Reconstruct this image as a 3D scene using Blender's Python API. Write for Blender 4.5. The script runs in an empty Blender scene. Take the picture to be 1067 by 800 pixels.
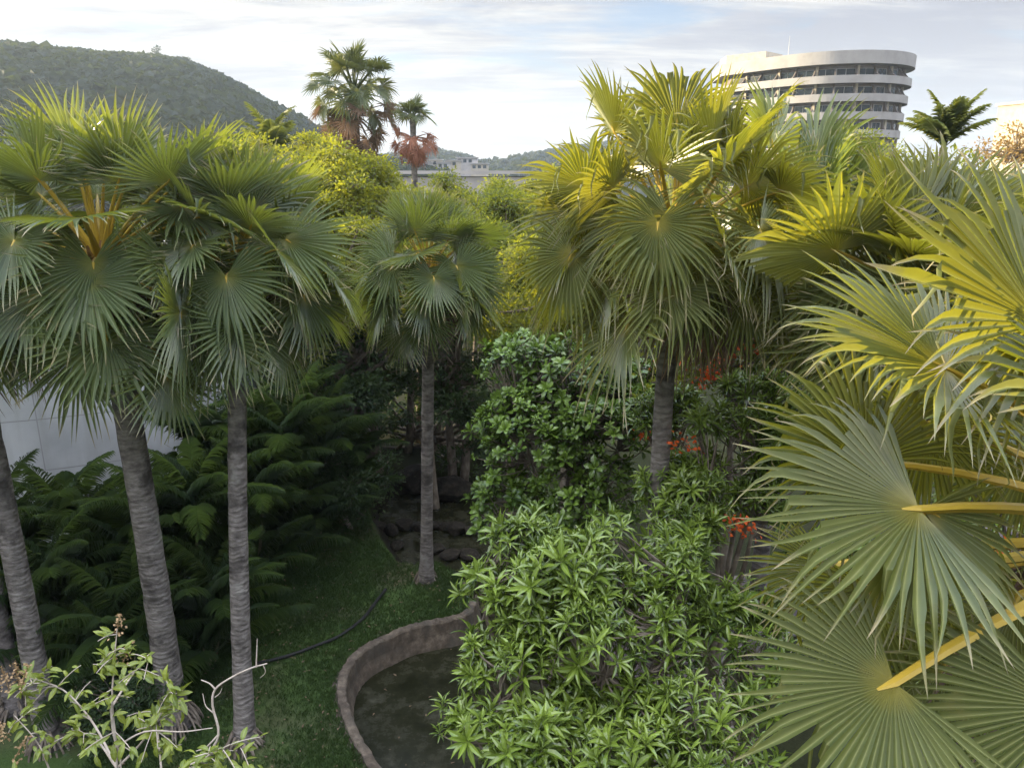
import bpy, math, random
import numpy as np
from mathutils import Vector

R = math.radians
sc = bpy.context.scene
COL = sc.collection

# ------------------------------------------------------------------ camera
CAM_Z = 10.0
PITCH = R(15.4)
FPX = 800.0                      # focal length in photo pixels (photo is 1067 x 800)
cam_d = bpy.data.cameras.new('camera')
cam_d.sensor_width = 36.0
cam_d.lens = 36.0 * FPX / 1067.0
cam_d.clip_start = 0.05
cam_d.clip_end = 8000
cam = bpy.data.objects.new('camera', cam_d)
COL.objects.link(cam)
cam.location = (0, 0, CAM_Z)
cam.rotation_euler = (math.pi / 2 - PITCH, 0, 0)
sc.camera = cam

# ------------------------------------------------------------------ sun, sky, exposure
SUN_EL, SUN_AZ = R(11.5), R(-70)   # azimuth measured from +Y towards +X
S = Vector((math.sin(SUN_AZ) * math.cos(SUN_EL), math.cos(SUN_AZ) * math.cos(SUN_EL), math.sin(SUN_EL)))
sun_d = bpy.data.lights.new('sun', 'SUN')
sun_d.energy = 5.0
sun_d.angle = R(0.5)
sun_d.color = (1.0, 0.83, 0.55)
sun = bpy.data.objects.new('sun', sun_d)
COL.objects.link(sun)
sun.rotation_euler = S.to_track_quat('Z', 'Y').to_euler()
sun.location = (-60, 20, 60)

sc.view_settings.view_transform = 'Standard'
sc.view_settings.look = 'None'
sc.view_settings.gamma = 1.0
sc.view_settings.use_curve_mapping = False
sc.view_settings.exposure = 1.55
sc.cycles.use_denoising = True
sc.cycles.max_bounces = 7
sc.cycles.diffuse_bounces = 3
sc.cycles.transmission_bounces = 5
sc.cycles.transparent_max_bounces = 6
sc.cycles.volume_bounces = 0
sc.cycles.use_adaptive_sampling = True

W_STRENGTH = 0.10
world = bpy.data.worlds.new('World')
sc.world = world
world.use_nodes = True
nt = world.node_tree
nt.nodes.clear()


def node(t, kind, **kw):
    n = t.nodes.new(kind)
    for k, v in kw.items():
        setattr(n, k, v)
    return n


def sock(n, name, v):
    n.inputs[name].default_value = v


def math_n(t, op, a, b=None, c=None):
    n = node(t, 'ShaderNodeMath', operation=op)
    for i, x in enumerate((a, b, c)):
        if x is None:
            continue
        if isinstance(x, (int, float)):
            n.inputs[i].default_value = x
        else:
            t.links.new(x, n.inputs[i])
    return n.outputs[0]


def ramp(t, fac, stops, interp='LINEAR'):
    n = node(t, 'ShaderNodeValToRGB')
    cr = n.color_ramp
    cr.interpolation = interp
    while len(cr.elements) > 1:
        cr.elements.remove(cr.elements[-1])
    for i, (p, c) in enumerate(stops):
        e = cr.elements[0] if i == 0 else cr.elements.new(p)
        e.position = p
        e.color = (*c, 1) if len(c) == 3 else c
    t.links.new(fac, n.inputs[0])
    return n.outputs[0]


def mix(t, fac, a, b, blend='MIX'):
    n = node(t, 'ShaderNodeMix', data_type='RGBA', blend_type=blend)
    for i, x in ((0, fac), (6, a), (7, b)):
        if isinstance(x, (int, float)):
            n.inputs[i].default_value = x
        elif isinstance(x, tuple):
            n.inputs[i].default_value = (*x, 1) if len(x) == 3 else x
        else:
            t.links.new(x, n.inputs[i])
    return n.outputs[2]


def build_sky():
    t = nt
    sky = node(t, 'ShaderNodeTexSky', sky_type='NISHITA')
    sky.sun_disc = False
    sky.sun_elevation = SUN_EL
    sky.sun_rotation = SUN_AZ % (2 * math.pi)
    sky.air_density = 1.0
    sky.dust_density = 1.2
    sky.ozone_density = 1.5
    tc = node(t, 'ShaderNodeTexCoord')
    sep = node(t, 'ShaderNodeSeparateXYZ')
    t.links.new(tc.outputs['Generated'], sep.inputs[0])
    x, y, z = sep.outputs
    zz = math_n(t, 'ADD', math_n(t, 'MAXIMUM', z, 0.0), 0.10)
    u = math_n(t, 'DIVIDE', x, zz)
    v = math_n(t, 'DIVIDE', y, zz)
    cmb = node(t, 'ShaderNodeCombineXYZ')
    t.links.new(u, cmb.inputs[0])
    t.links.new(v, cmb.inputs[1])

    def noise(scale, detail, rough, loc, scl, dist=0.0):
        mp = node(t, 'ShaderNodeMapping')
        mp.inputs['Location'].default_value = loc
        mp.inputs['Scale'].default_value = scl
        mp.inputs['Rotation'].default_value = (0, 0, R(18))
        t.links.new(cmb.outputs[0], mp.inputs[0])
        n = node(t, 'ShaderNodeTexNoise')
        sock(n, 'Scale', scale)
        sock(n, 'Detail', detail)
        sock(n, 'Roughness', rough)
        sock(n, 'Distortion', dist)
        t.links.new(mp.outputs[0], n.inputs['Vector'])
        return n.outputs['Fac']
    cover = noise(0.62, 7, 0.58, (2.3, 1.7, 0), (1.0, 1.25, 1), 0.35)
    tone = noise(0.95, 8, 0.6, (7.1, 3.4, 2.0), (0.8, 1.5, 1), 0.5)
    streak = noise(2.2, 6, 0.62, (1.0, 9.0, 4.0), (0.45, 1.9, 1), 0.4)
    mask = ramp(t, cover, [(0.36, (0.2, 0.2, 0.2)), (0.50, (1, 1, 1))], 'EASE')
    # how close to the low sun on the left
    dot = node(t, 'ShaderNodeVectorMath', operation='DOT_PRODUCT')
    t.links.new(tc.outputs['Generated'], dot.inputs[0])
    dot.inputs[1].default_value = tuple(S)
    near = math_n(t, 'MULTIPLY_ADD', dot.outputs['Value'], 0.5, 0.5)
    near = math_n(t, 'POWER', near, 2.5)
    ton = math_n(t, 'ADD', math_n(t, 'MULTIPLY', tone, 0.72), math_n(t, 'MULTIPLY', streak, 0.28))
    ton = math_n(t, 'ADD', ton, math_n(t, 'MULTIPLY', math_n(t, 'SUBTRACT', near, 0.40), 0.16))
    cloud = ramp(t, ton, [(0.39, (1.5, 1.57, 1.86)), (0.46, (1.85, 1.90, 2.12)), (0.52, (2.5, 2.48, 2.5)), (0.59, (3.2, 3.12, 3.0))])
    haze = ramp(t, math_n(t, 'MAXIMUM', z, 0.0), [(0.0, (1, 1, 1)), (0.10, (0.55, 0.55, 0.55)), (0.22, (0, 0, 0))])
    skyc = mix(t, 1.0, sky.outputs[0], (0.55, 0.62, 0.80), 'MULTIPLY')
    c = mix(t, mask, skyc, cloud)
    hz = mix(t, near, (3.2, 3.15, 3.05), (3.7, 3.6, 3.4))
    c = mix(t, math_n(t, 'MULTIPLY', haze, 0.6), c, hz)
    # unseen sky overhead and behind gets added gain to brighten shaded leaves
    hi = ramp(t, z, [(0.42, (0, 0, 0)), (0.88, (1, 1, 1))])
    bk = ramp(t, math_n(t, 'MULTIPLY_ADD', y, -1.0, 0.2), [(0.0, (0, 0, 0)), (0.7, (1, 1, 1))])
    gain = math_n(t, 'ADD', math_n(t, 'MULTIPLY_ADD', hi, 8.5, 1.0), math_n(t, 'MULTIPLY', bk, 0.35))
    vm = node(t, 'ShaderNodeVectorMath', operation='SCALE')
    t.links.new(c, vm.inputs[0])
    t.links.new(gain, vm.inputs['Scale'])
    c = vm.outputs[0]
    bg = node(t, 'ShaderNodeBackground')
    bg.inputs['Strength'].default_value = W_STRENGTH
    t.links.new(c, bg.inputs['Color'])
    out = node(t, 'ShaderNodeOutputWorld')
    t.links.new(bg.outputs[0], out.inputs['Surface'])


build_sky()

# ------------------------------------------------------------------ pixel <-> world helpers
CP, SP = math.cos(PITCH), math.sin(PITCH)


def W(px, py, d):
    """world point seen at photo pixel (px, py) at depth d in front of the camera"""
    a, b = (px - 533.5) / FPX * d, (py - 400.0) / FPX * d
    return np.array([a, d * CP - b * SP, CAM_Z - d * SP - b * CP])


def G(px, py, z=0.0):
    a, b = (px - 533.5) / FPX, (py - 400.0) / FPX
    dz = -SP - b * CP
    d = (z - CAM_Z) / dz
    return W(px, py, d)


# ------------------------------------------------------------------ mesh building
class MB:
    def __init__(self):
        self.v, self.f, self.a, self.n = [], [], [], 0

    def add(self, verts, faces, attr=None):
        verts = np.asarray(verts, dtype=np.float64).reshape(-1, 3)
        if attr is None:
            attr = np.tile((0.5, 0.5, 0.0), (len(verts), 1))
        self.v.append(verts)
        self.a.append(np.asarray(attr, dtype=np.float64).reshape(-1, 3))
        faces = np.asarray(faces, dtype=np.int64)
        self.f.append(faces + self.n)
        self.n += len(verts)

    def box(self, c, s, rz=0.0, attr=None):
        sx, sy, sz = (k / 2 for k in s)
        p = np.array([[-sx, -sy, -sz], [sx, -sy, -sz], [sx, sy, -sz], [-sx, sy, -sz], [-sx, -sy, sz], [sx, -sy, sz], [sx, sy, sz], [-sx, sy, sz]])
        ca, sa = math.cos(rz), math.sin(rz)
        q = np.column_stack([p[:, 0] * ca - p[:, 1] * sa, p[:, 0] * sa + p[:, 1] * ca, p[:, 2]]) + np.asarray(c)
        self.add(q, [[3, 2, 1, 0], [4, 5, 6, 7], [0, 1, 5, 4], [1, 2, 6, 5], [2, 3, 7, 6], [3, 0, 4, 7]])

    def tube(self, pts, rad, sides=8, cap=True, flat=1.0, attr=None, jitter=0.0, rng=None):
        pts = np.asarray(pts, float)
        k = len(pts)
        rad = np.broadcast_to(np.asarray(rad, float), (k,))
        tan = np.gradient(pts, axis=0)
        tan /= np.linalg.norm(tan, axis=1)[:, None] + 1e-9
        ref = np.array([0, 0, 1.0]) if abs(tan[:, 2]).mean() < 0.8 else np.array([1.0, 0, 0])
        s = np.cross(tan, ref)
        s /= np.linalg.norm(s, axis=1)[:, None] + 1e-9
        u = np.cross(s, tan)
        ang = np.linspace(0, 2 * math.pi, sides, endpoint=False)
        rr = rad[:, None] * np.ones((k, sides))
        if jitter and rng is not None:
            rr *= 1 + jitter * rng.standard_normal((k, sides))
        ring = pts[:, None, :] + rr[..., None] * (np.cos(ang)[None, :, None] * s[:, None, :] + flat * np.sin(ang)[None, :, None] * u[:, None, :])
        i, j = np.meshgrid(np.arange(k - 1), np.arange(sides), indexing='ij')
        j2 = (j + 1) % sides
        f = np.stack([i * sides + j, i * sides + j2, (i + 1) * sides + j2, (i + 1) * sides + j], -1).reshape(-1, 4)
        a = None
        if attr is not None:
            a = np.zeros((k, sides, 3))
            a[..., 0] = attr
            a[..., 1] = np.linspace(0, 1, k)[:, None]
            a = a.reshape(-1, 3)
        self.add(ring.reshape(-1, 3), f[:, ::-1], a)
        if cap and sides == 4 or cap and sides == 8:
            e = (k - 1) * sides
            b = self.n - k * sides
            for st in (0, e):
                if sides == 4:
                    self.f.append(np.array([[b + st, b + st + 1, b + st + 2, b + st + 3]]))
                else:
                    self.f.append(np.array([[b + st, b + st + 1, b + st + 2, b + st + 3], [b + st, b + st + 3, b + st + 4, b + st + 7], [b + st + 4, b + st + 5, b + st + 6, b + st + 7]]))

    def mesh(self, name, mat, base, smooth=False):
        me = bpy.data.meshes.new(name)
        v = np.concatenate(self.v) - np.asarray(base)
        lens = np.concatenate([np.full(len(f), f.shape[1]) for f in self.f])
        idx = np.concatenate([f.reshape(-1) for f in self.f])
        me.vertices.add(len(v))
        me.vertices.foreach_set('co', v.astype(np.float32).ravel())
        me.loops.add(len(idx))
        me.loops.foreach_set('vertex_index', idx.astype(np.int32))
        me.polygons.add(len(lens))
        st = np.concatenate([[0], np.cumsum(lens)[:-1]])
        me.polygons.foreach_set('loop_start', st.astype(np.int32))
        me.polygons.foreach_set('loop_total', lens.astype(np.int32))
        me.polygons.foreach_set('use_smooth', np.full(len(lens), bool(smooth)))
        at = me.attributes.new('leafdata', 'FLOAT_VECTOR', 'POINT')
        at.data.foreach_set('vector', np.concatenate(self.a).astype(np.float32).ravel())
        me.update(calc_edges=True)
        me.validate()
        me.materials.append(mat)
        return me


BASE = {}


def obj(name, mb, mat, parent=None, base=None, smooth=False):
    """links a builder as ONE mesh object; geometry is given in world space"""
    b = BASE[parent.as_pointer()] if parent is not None else np.asarray(base if base is not None else (0, 0, 0), float)
    o = bpy.data.objects.new(name, mb.mesh(name, mat, b, smooth))
    COL.objects.link(o)
    if parent is not None:
        o.parent = parent
    else:
        o.location = b
    BASE[o.as_pointer()] = b
    return o


def tag(o, label=None, cat=None, group=None, kind=None):
    if label:
        o['label'] = label
    if cat:
        o['category'] = cat
    if group:
        o['group'] = group
    if kind:
        o['kind'] = kind
    return o


def thing(name, loc, label, cat, group=None):
    o = bpy.data.objects.new(name, None)
    o.empty_display_size = 0.3
    COL.objects.link(o)
    o.location = tuple(loc)
    BASE[o.as_pointer()] = np.asarray(loc, float)
    return tag(o, label, cat, group)


def unit(v):
    v = np.asarray(v, float)
    return v / (np.linalg.norm(v, axis=-1, keepdims=True) + 1e-9)


def frames(d, n):
    d = unit(d)
    n = unit(n - (n * d).sum(-1, keepdims=True) * d)
    return d, np.cross(n, d), n


def scatter(mb, tmpl, faces, P, d, n, length, width, tint, depthscale=None):
    """instances a leaf template (x along, y across, z up; w attr in column 3) at points P"""
    d, s, n = frames(d, n)
    length = np.broadcast_to(length, (len(P),))[:, None, None]
    width = np.broadcast_to(width, (len(P),))[:, None, None]
    t = tmpl[None]
    v = P[:, None, :] + length * t[..., 0:1] * d[:, None, :] + width * t[..., 1:2] * s[:, None, :] + length * t[..., 2:3] * n[:, None, :]
    k = len(tmpl)
    f = (faces[None] + (np.arange(len(P)) * k)[:, None, None]).reshape(-1, faces.shape[1])
    a = np.zeros((len(P), k, 3))
    a[..., 0] = tint[:, None]
    a[..., 1] = tmpl[None, :, 0]
    a[..., 2] = tmpl[None, :, 3]
    mb.add(v.reshape(-1, 3), f, a.reshape(-1, 3))


# leaf templates: x along, y half width units, z lift, midrib flag
SMALL = (np.array([[0, 0, 0, 1], [0.5, 0.5, 0.07, 0], [1, 0, -0.10, 1], [0.5, -0.5, 0.07, 0]], float), np.array([[0, 2, 1], [0, 3, 2]]))


def lance(widths, arch, fold=0.10):
    k = len(widths)
    xs = np.linspace(0, 1, k)
    rows = []
    for x, w in zip(xs, widths):
        z = 0.25 * x * arch - arch * 0.55 * x * x
        rows += [[x * (1 - 0.12 * abs(arch) * x), 0.5 * w, z + fold * w * 0.5, 0], [x * (1 - 0.12 * abs(arch) * x), 0, z, 1], [x * (1 - 0.12 * abs(arch) * x), -0.5 * w, z + fold * w * 0.5, 0]]
    f = []
    for i in range(k - 1):
        b = 3 * i
        f += [[b, b + 1, b + 4, b + 3], [b + 1, b + 2, b + 5, b + 4]]
    return np.array(rows, float), np.array(f)


LANCE = [lance([0.12, 0.75, 1.0, 0.72, 0.04], a) for a in (0.35, 0.75, 1.15)]
OBOV = [lance([0.12, 0.45, 0.85, 1.0, 0.12], a) for a in (0.25, 0.6, 1.0)]
STRAP = [lance([0.5, 1.0, 0.85, 0.05], a, 0.3) for a in (0.5, 1.0, 1.6)]


# ------------------------------------------------------------------ materials
def new_mat(name):
    m = bpy.data.materials.new(name)
    m.use_nodes = True
    m.node_tree.nodes.clear()
    return m, m.node_tree


def finish(t, shader, disp=None):
    out = node(t, 'ShaderNodeOutputMaterial')
    t.links.new(shader, out.inputs['Surface'])


def leaf_mat(name, dark, light, trans, rough=0.42, spec=0.35, tfac=0.38, rib=None, ribf=0.3, tip=None, base=None, noise_scale=3.0, spots=None):
    m, t = new_mat(name)
    at = node(t, 'ShaderNodeAttribute', attribute_name='leafdata')
    sp = node(t, 'ShaderNodeSeparateXYZ')
    t.links.new(at.outputs['Vector'], sp.inputs[0])
    tint, along, ribv = sp.outputs
    tc = node(t, 'ShaderNodeTexCoord')
    nz = node(t, 'ShaderNodeTexNoise')
    sock(nz, 'Scale', noise_scale)
    sock(nz, 'Detail', 4.0)
    t.links.new(tc.outputs['Object'], nz.inputs['Vector'])
    fac = math_n(t, 'ADD', math_n(t, 'MULTIPLY', tint, 0.75), math_n(t, 'MULTIPLY', nz.outputs['Fac'], 0.5))
    fac = math_n(t, 'SUBTRACT', fac, 0.12)
    c = mix(t, fac, dark, light)
    if rib:
        rf = math_n(t, 'MULTIPLY', math_n(t, 'POWER', ribv, 4.0), ribf)
        c = mix(t, rf, c, rib)
    if spots:
        n3 = node(t, 'ShaderNodeTexNoise')
        sock(n3, 'Scale', 5.0)
        sock(n3, 'Detail', 6.0)
        sock(n3, 'Roughness', 0.7)
        t.links.new(tc.outputs['Object'], n3.inputs['Vector'])
        c = mix(t, ramp(t, n3.outputs['Fac'], [(0.56, (0, 0, 0)), (0.70, (0.55, 0.55, 0.55))]), c, spots)
    tr = mix(t, fac, tuple(0.75 * k for k in trans), trans)
    if tip:
        tf = math_n(t, 'SUBTRACT', along, math_n(t, 'MULTIPLY', tint, 0.16))
        tf = ramp(t, tf, [(0.76, (0, 0, 0)), (0.92, (1, 1, 1))])
        c = mix(t, tf, c, tip)
        tr = mix(t, tf, tr, tuple(0.6 * k for k in tip))
    if base:
        bf = ramp(t, along, [(0.0, (1, 1, 1)), (0.10, (0.6, 0.6, 0.6)), (0.22, (0, 0, 0))])
        c = mix(t, bf, c, base)
    pb = node(t, 'ShaderNodeBsdfPrincipled')
    t.links.new(c, pb.inputs['Base Color'])
    sock(pb, 'Roughness', rough)
    sock(pb, 'Specular IOR Level', spec)
    tb = node(t, 'ShaderNodeBsdfTranslucent')
    t.links.new(tr, tb.inputs['Color'])
    ms = node(t, 'ShaderNodeMixShader')
    ms.inputs[0].default_value = tfac
    t.links.new(pb.outputs[0], ms.inputs[1])
    t.links.new(tb.outputs[0], ms.inputs[2])
    finish(t, ms.outputs[0])
    return m


def rough_mat(name, cols, scale=4.0, rough=0.85, bump=0.3, stretch=(1, 1, 1), spec=0.2, detail=8, fine=None, wave=None):
    m, t = new_mat(name)
    tc = node(t, 'ShaderNodeTexCoord')
    mp = node(t, 'ShaderNodeMapping')
    mp.inputs['Scale'].default_value = stretch
    t.links.new(tc.outputs['Object'], mp.inputs[0])
    nz = node(t, 'ShaderNodeTexNoise')
    sock(nz, 'Scale', scale)
    sock(nz, 'Detail', float(detail))
    sock(nz, 'Roughness', 0.62)
    t.links.new(mp.outputs[0], nz.inputs['Vector'])
    k = len(cols)
    c = ramp(t, nz.outputs['Fac'], [(0.28 + 0.44 * i / max(1, k - 1), cc) for i, cc in enumerate(cols)])
    h = nz.outputs['Fac']
    if wave:
        wv = node(t, 'ShaderNodeTexWave', wave_type='BANDS', bands_direction='Z')
        sock(wv, 'Scale', wave)
        sock(wv, 'Distortion', 6.0)
        sock(wv, 'Detail', 3.0)
        sock(wv, 'Detail Scale', 1.5)
        t.links.new(tc.outputs['Object'], wv.inputs['Vector'])
        c = mix(t, math_n(t, 'MULTIPLY', wv.outputs['Fac'], 0.12), c, tuple(0.6 * x for x in cols[0]))
        h = math_n(t, 'ADD', h, math_n(t, 'MULTIPLY', wv.outputs['Fac'], -0.16))
        nb = node(t, 'ShaderNodeTexNoise')
        sock(nb, 'Scale', 1.7)
        sock(nb, 'Detail', 7.0)
        sock(nb, 'Roughness', 0.65)
        t.links.new(tc.outputs['Object'], nb.inputs['Vector'])
        c = mix(t, ramp(t, nb.outputs['Fac'], [(0.50, (0, 0, 0)), (0.62, (0.8, 0.8, 0.8))]), c, tuple(0.55 * x for x in cols[0]))
        c = mix(t, ramp(t, nb.outputs['Fac'], [(0.34, (0.6, 0.6, 0.6)), (0.42, (0, 0, 0))]), c, (0.26, 0.25, 0.225))
    pb = node(t, 'ShaderNodeBsdfPrincipled')
    t.links.new(c, pb.inputs['Base Color'])
    sock(pb, 'Roughness', rough)
    sock(pb, 'Specular IOR Level', spec)
    bp = node(t, 'ShaderNodeBump')
    sock(bp, 'Strength', bump)
    sock(bp, 'Distance', 0.05)
    t.links.new(h, bp.inputs['Height'])
    t.links.new(bp.outputs[0], pb.inputs['Normal'])
    finish(t, pb.outputs[0])
    return m


STRAW = (0.34, 0.29, 0.17)
M_fan = leaf_mat('fan_leaf', (0.030, 0.050, 0.022), (0.080, 0.112, 0.048), (0.70, 0.78, 0.07), rough=0.28, spec=0.38, tfac=0.17, rib=(0.30, 0.34, 0.19), ribf=0.6, tip=STRAW, spots=(0.14, 0.125, 0.05), base=(0.20, 0.20, 0.06))
M_fan_right = leaf_mat('fan_leaf_warm', (0.030, 0.046, 0.017), (0.082, 0.102, 0.034), (0.88, 0.82, 0.045), rough=0.27, spec=0.30, tfac=0.19, rib=(0.34, 0.35, 0.15), ribf=0.6, tip=STRAW, spots=(0.14, 0.125, 0.05), base=(0.25, 0.22, 0.055))
M_fan_far = leaf_mat('fan_leaf_far', (0.045, 0.068, 0.030), (0.105, 0.130, 0.055), (0.40, 0.42, 0.08), rough=0.4, spec=0.4, tfac=0.15)
M_dead = leaf_mat('dead_leaf', (0.10, 0.068, 0.045), (0.25, 0.175, 0.12), (0.24, 0.15, 0.09), rough=0.7, spec=0.1, tfac=0.3)
M_rust = leaf_mat('rust_leaf', (0.20, 0.085, 0.06), (0.38, 0.20, 0.13), (0.42, 0.17, 0.09), rough=0.7, spec=0.1, tfac=0.35)
M_petiole = leaf_mat('petiole_skin', (0.27, 0.21, 0.03), (0.52, 0.35, 0.045), (0.4, 0.2, 0.03), rough=0.35, spec=0.4, tfac=0.08, noise_scale=1.5)
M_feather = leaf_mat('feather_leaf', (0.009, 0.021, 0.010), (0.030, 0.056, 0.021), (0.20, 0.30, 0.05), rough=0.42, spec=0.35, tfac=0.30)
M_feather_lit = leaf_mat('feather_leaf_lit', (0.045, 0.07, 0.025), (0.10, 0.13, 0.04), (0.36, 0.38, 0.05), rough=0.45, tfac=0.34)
M_canopy = leaf_mat('canopy_leaf', (0.042, 0.066, 0.014), (0.130, 0.150, 0.028), (0.60, 0.60, 0.035), rough=0.5, spec=0.2, tfac=0.34, noise_scale=0.7)
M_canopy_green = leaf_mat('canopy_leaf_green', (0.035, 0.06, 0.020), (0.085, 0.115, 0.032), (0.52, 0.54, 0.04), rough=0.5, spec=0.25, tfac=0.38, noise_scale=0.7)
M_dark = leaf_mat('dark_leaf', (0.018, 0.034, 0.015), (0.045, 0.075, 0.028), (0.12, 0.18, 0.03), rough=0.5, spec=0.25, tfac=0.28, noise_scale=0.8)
M_almond = leaf_mat('almond_leaf', (0.014, 0.040, 0.008), (0.125, 0.205, 0.028), (0.24, 0.36, 0.04), rough=0.25, spec=0.36, tfac=0.12, rib=(0.2, 0.28, 0.08), ribf=0.35, noise_scale=1.2)
M_lance = leaf_mat('lance_leaf', (0.018, 0.046, 0.007), (0.175, 0.250, 0.032), (0.28, 0.38, 0.05), rough=0.22, spec=0.5, tfac=0.12, rib=(0.24, 0.32, 0.10), ribf=0.4, noise_scale=1.2)
M_weed = leaf_mat('weed_leaf', (0.06, 0.095, 0.012), (0.20, 0.235, 0.030), (0.38, 0.44, 0.06), rough=0.32, spec=0.35, tfac=0.22, rib=(0.26, 0.32, 0.12), ribf=0.4)
M_grass = leaf_mat('grass_blade', (0.022, 0.050, 0.015), (0.056, 0.096, 0.030), (0.14, 0.2, 0.03), rough=0.6, spec=0.15, tfac=0.25, noise_scale=0.6)
M_flower = leaf_mat('flame_petal', (0.55, 0.06, 0.015), (0.75, 0.16, 0.03), (0.8, 0.15, 0.03), rough=0.5, tfac=0.3)
M_panicle = leaf_mat('panicle', (0.22, 0.14, 0.07), (0.42, 0.30, 0.16), (0.3, 0.2, 0.1), rough=0.7, tfac=0.2)
M_hillwood = leaf_mat('hill_leaf', (0.008, 0.014, 0.010), (0.026, 0.034, 0.020), (0.12, 0.15, 0.03), rough=0.7, spec=0.1, tfac=0.2, noise_scale=0.02)
M_orange = leaf_mat('orange_leaf', (0.17, 0.115, 0.035), (0.38, 0.26, 0.09), (0.5, 0.28, 0.06), rough=0.6, tfac=0.35)
M_bark_palm = rough_mat('palm_bark', [(0.075, 0.065, 0.059), (0.17, 0.152, 0.138), (0.28, 0.255, 0.235)], scale=5, rough=0.9, bump=0.8, stretch=(1, 1, 2.6), wave=3.4)
M_bark = rough_mat('bark', [(0.07, 0.055, 0.042), (0.17, 0.14, 0.11), (0.30, 0.26, 0.21)], scale=6, rough=0.9, bump=0.6, stretch=(1, 1, 0.5))
M_twig = rough_mat('pale_twig', [(0.25, 0.21, 0.17), (0.45, 0.40, 0.34)], scale=12, rough=0.85, bump=0.3)
M_fibre = rough_mat('leaf_base_fibre', [(0.10, 0.055, 0.03), (0.24, 0.14, 0.07), (0.36, 0.24, 0.10)], scale=14, rough=0.9, bump=0.7, stretch=(1, 1, 0.3))
M_stem = rough_mat('areca_stem', [(0.10, 0.10, 0.05), (0.20, 0.19, 0.10)], scale=8, rough=0.7, bump=0.3)


# ------------------------------------------------------------------ plant builders
def bez(a, b, c, k):
    t = np.linspace(0, 1, k)[:, None]
    return (1 - t) ** 2 * a + 2 * t * (1 - t) * b + t * t * c


def fan_blade(mb, rng, H, c, n, Rr, nseg=46, span=R(305), sag=0.22, tipdroop=0.25, cup=0.18, kink=0.06, tint0=0.5, fuse=0.45):
    """one pleated fan: nseg folded segments, joined for the inner half and free towards their tips"""
    c, s, n = frames(np.asarray(c, float), np.asarray(n, float))
    th = np.linspace(-span / 2, span / 2, nseg)
    hb = span / (nseg - 1) / 2
    th = th + rng.normal(0, hb * 0.22, nseg)
    L = Rr * (0.62 + 0.38 * np.cos(th / 2) ** 0.8) * (1 + rng.normal(0, 0.055, nseg))
    fr = np.clip(fuse + rng.normal(0, 0.06, nseg) + 0.05 * np.cos(th), 0.32, 0.76)
    rows = np.array([0.03, 0.2, 0.38, 1.0, 1.22, 1.5, 1.78, 2.0])      # >1: along the free part
    q = np.where(rows[None] <= 1, rows[None] * fr[:, None] / 1.0, fr[:, None] + (rows[None] - 1) * (1 - fr[:, None]))
    q[:, 1] = 0.2 * 1.0
    q[:, 2] = 0.5 * (0.2 + fr)
    r = q * L[:, None]
    free = np.clip((q - fr[:, None]) / (1 - fr[:, None]), 0, 1)
    wbase = np.minimum(r, (fr * L)[:, None]) * math.tan(hb) * 1.02
    half = wbase * (1 - 0.12 * (free > 0)) * (1 - free ** 1.15) + 0.0012 * Rr
    half[:, -1] = 0.0
    foldz = half * 0.9
    vseg = np.arange(nseg)
    bent = rng.normal(0, 0.13, nseg)                 # sideways drift of the free tips
    dirr = np.cos(th)[:, None] * c + np.sin(th)[:, None] * s
    tang = -np.sin(th)[:, None] * c + np.cos(th)[:, None] * s
    lift = cup * np.abs(np.sin(th)) ** 1.2 * L - cup * 0.35 * np.cos(th) * L
    und = sum(rng.uniform(0.3, 1.0) * np.sin(th * f_ + rng.uniform(0, 6.28)) for f_ in (2.3, 4.7, 8.1)) / 3
    lift = lift + 0.11 * Rr * und * (0.4 + 0.6 * np.abs(np.sin(th / 2)))
    td = tipdroop * np.abs(1 + 0.7 * rng.standard_normal(nseg))
    P = H + r[..., None] * dirr[:, None, :]
    P = P + (bent[:, None] * free ** 2 * (L * 0.35)[:, None])[..., None] * tang[:, None, :]
    P = P + (lift[:, None] * (q ** 1.4))[..., None] * n
    drop = sag * Rr * q ** 2.0 + (td * L)[:, None] * free ** 2 * 0.55
    P[..., 2] -= drop
    # a few broken segments hang straight down from a crease
    kk = rng.random(nseg) < kink
    for i in np.nonzero(kk)[0]:
        j0 = 3
        for j in range(j0 + 1, r.shape[1]):
            st = r[i, j] - r[i, j0]
            P[i, j] = P[i, j0] + st * (0.25 * dirr[i] + np.array([0.1 * rng.standard_normal(), 0.1 * rng.standard_normal(), -0.95]))
    nn = n[None, None, :] * np.ones_like(P)
    left = P + half[..., None] * tang[:, None, :] + foldz[..., None] * nn
    right = P - half[..., None] * tang[:, None, :] + foldz[..., None] * nn
    V = np.stack([left, P, right], 2)                                  # seg, row, 3, xyz
    k = V.shape[1]
    A = np.zeros(V.shape)
    A[..., 0] = np.clip(tint0 + rng.normal(0, 0.16, nseg), 0, 1)[:, None, None]
    A[..., 1] = q[:, :, None]
    A[:, :, 1, 2] = 1.0
    i, j = np.meshgrid(vseg, np.arange(k - 1), indexing='ij')
    b = (i * k + j) * 3
    f1 = np.stack([b, b + 1, b + 4, b + 3], -1).reshape(-1, 4)
    f2 = np.stack([b + 1, b + 2, b + 5, b + 4], -1).reshape(-1, 4)
    mb.add(V.reshape(-1, 3), np.concatenate([f1, f2]), A.reshape(-1, 3))


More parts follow.
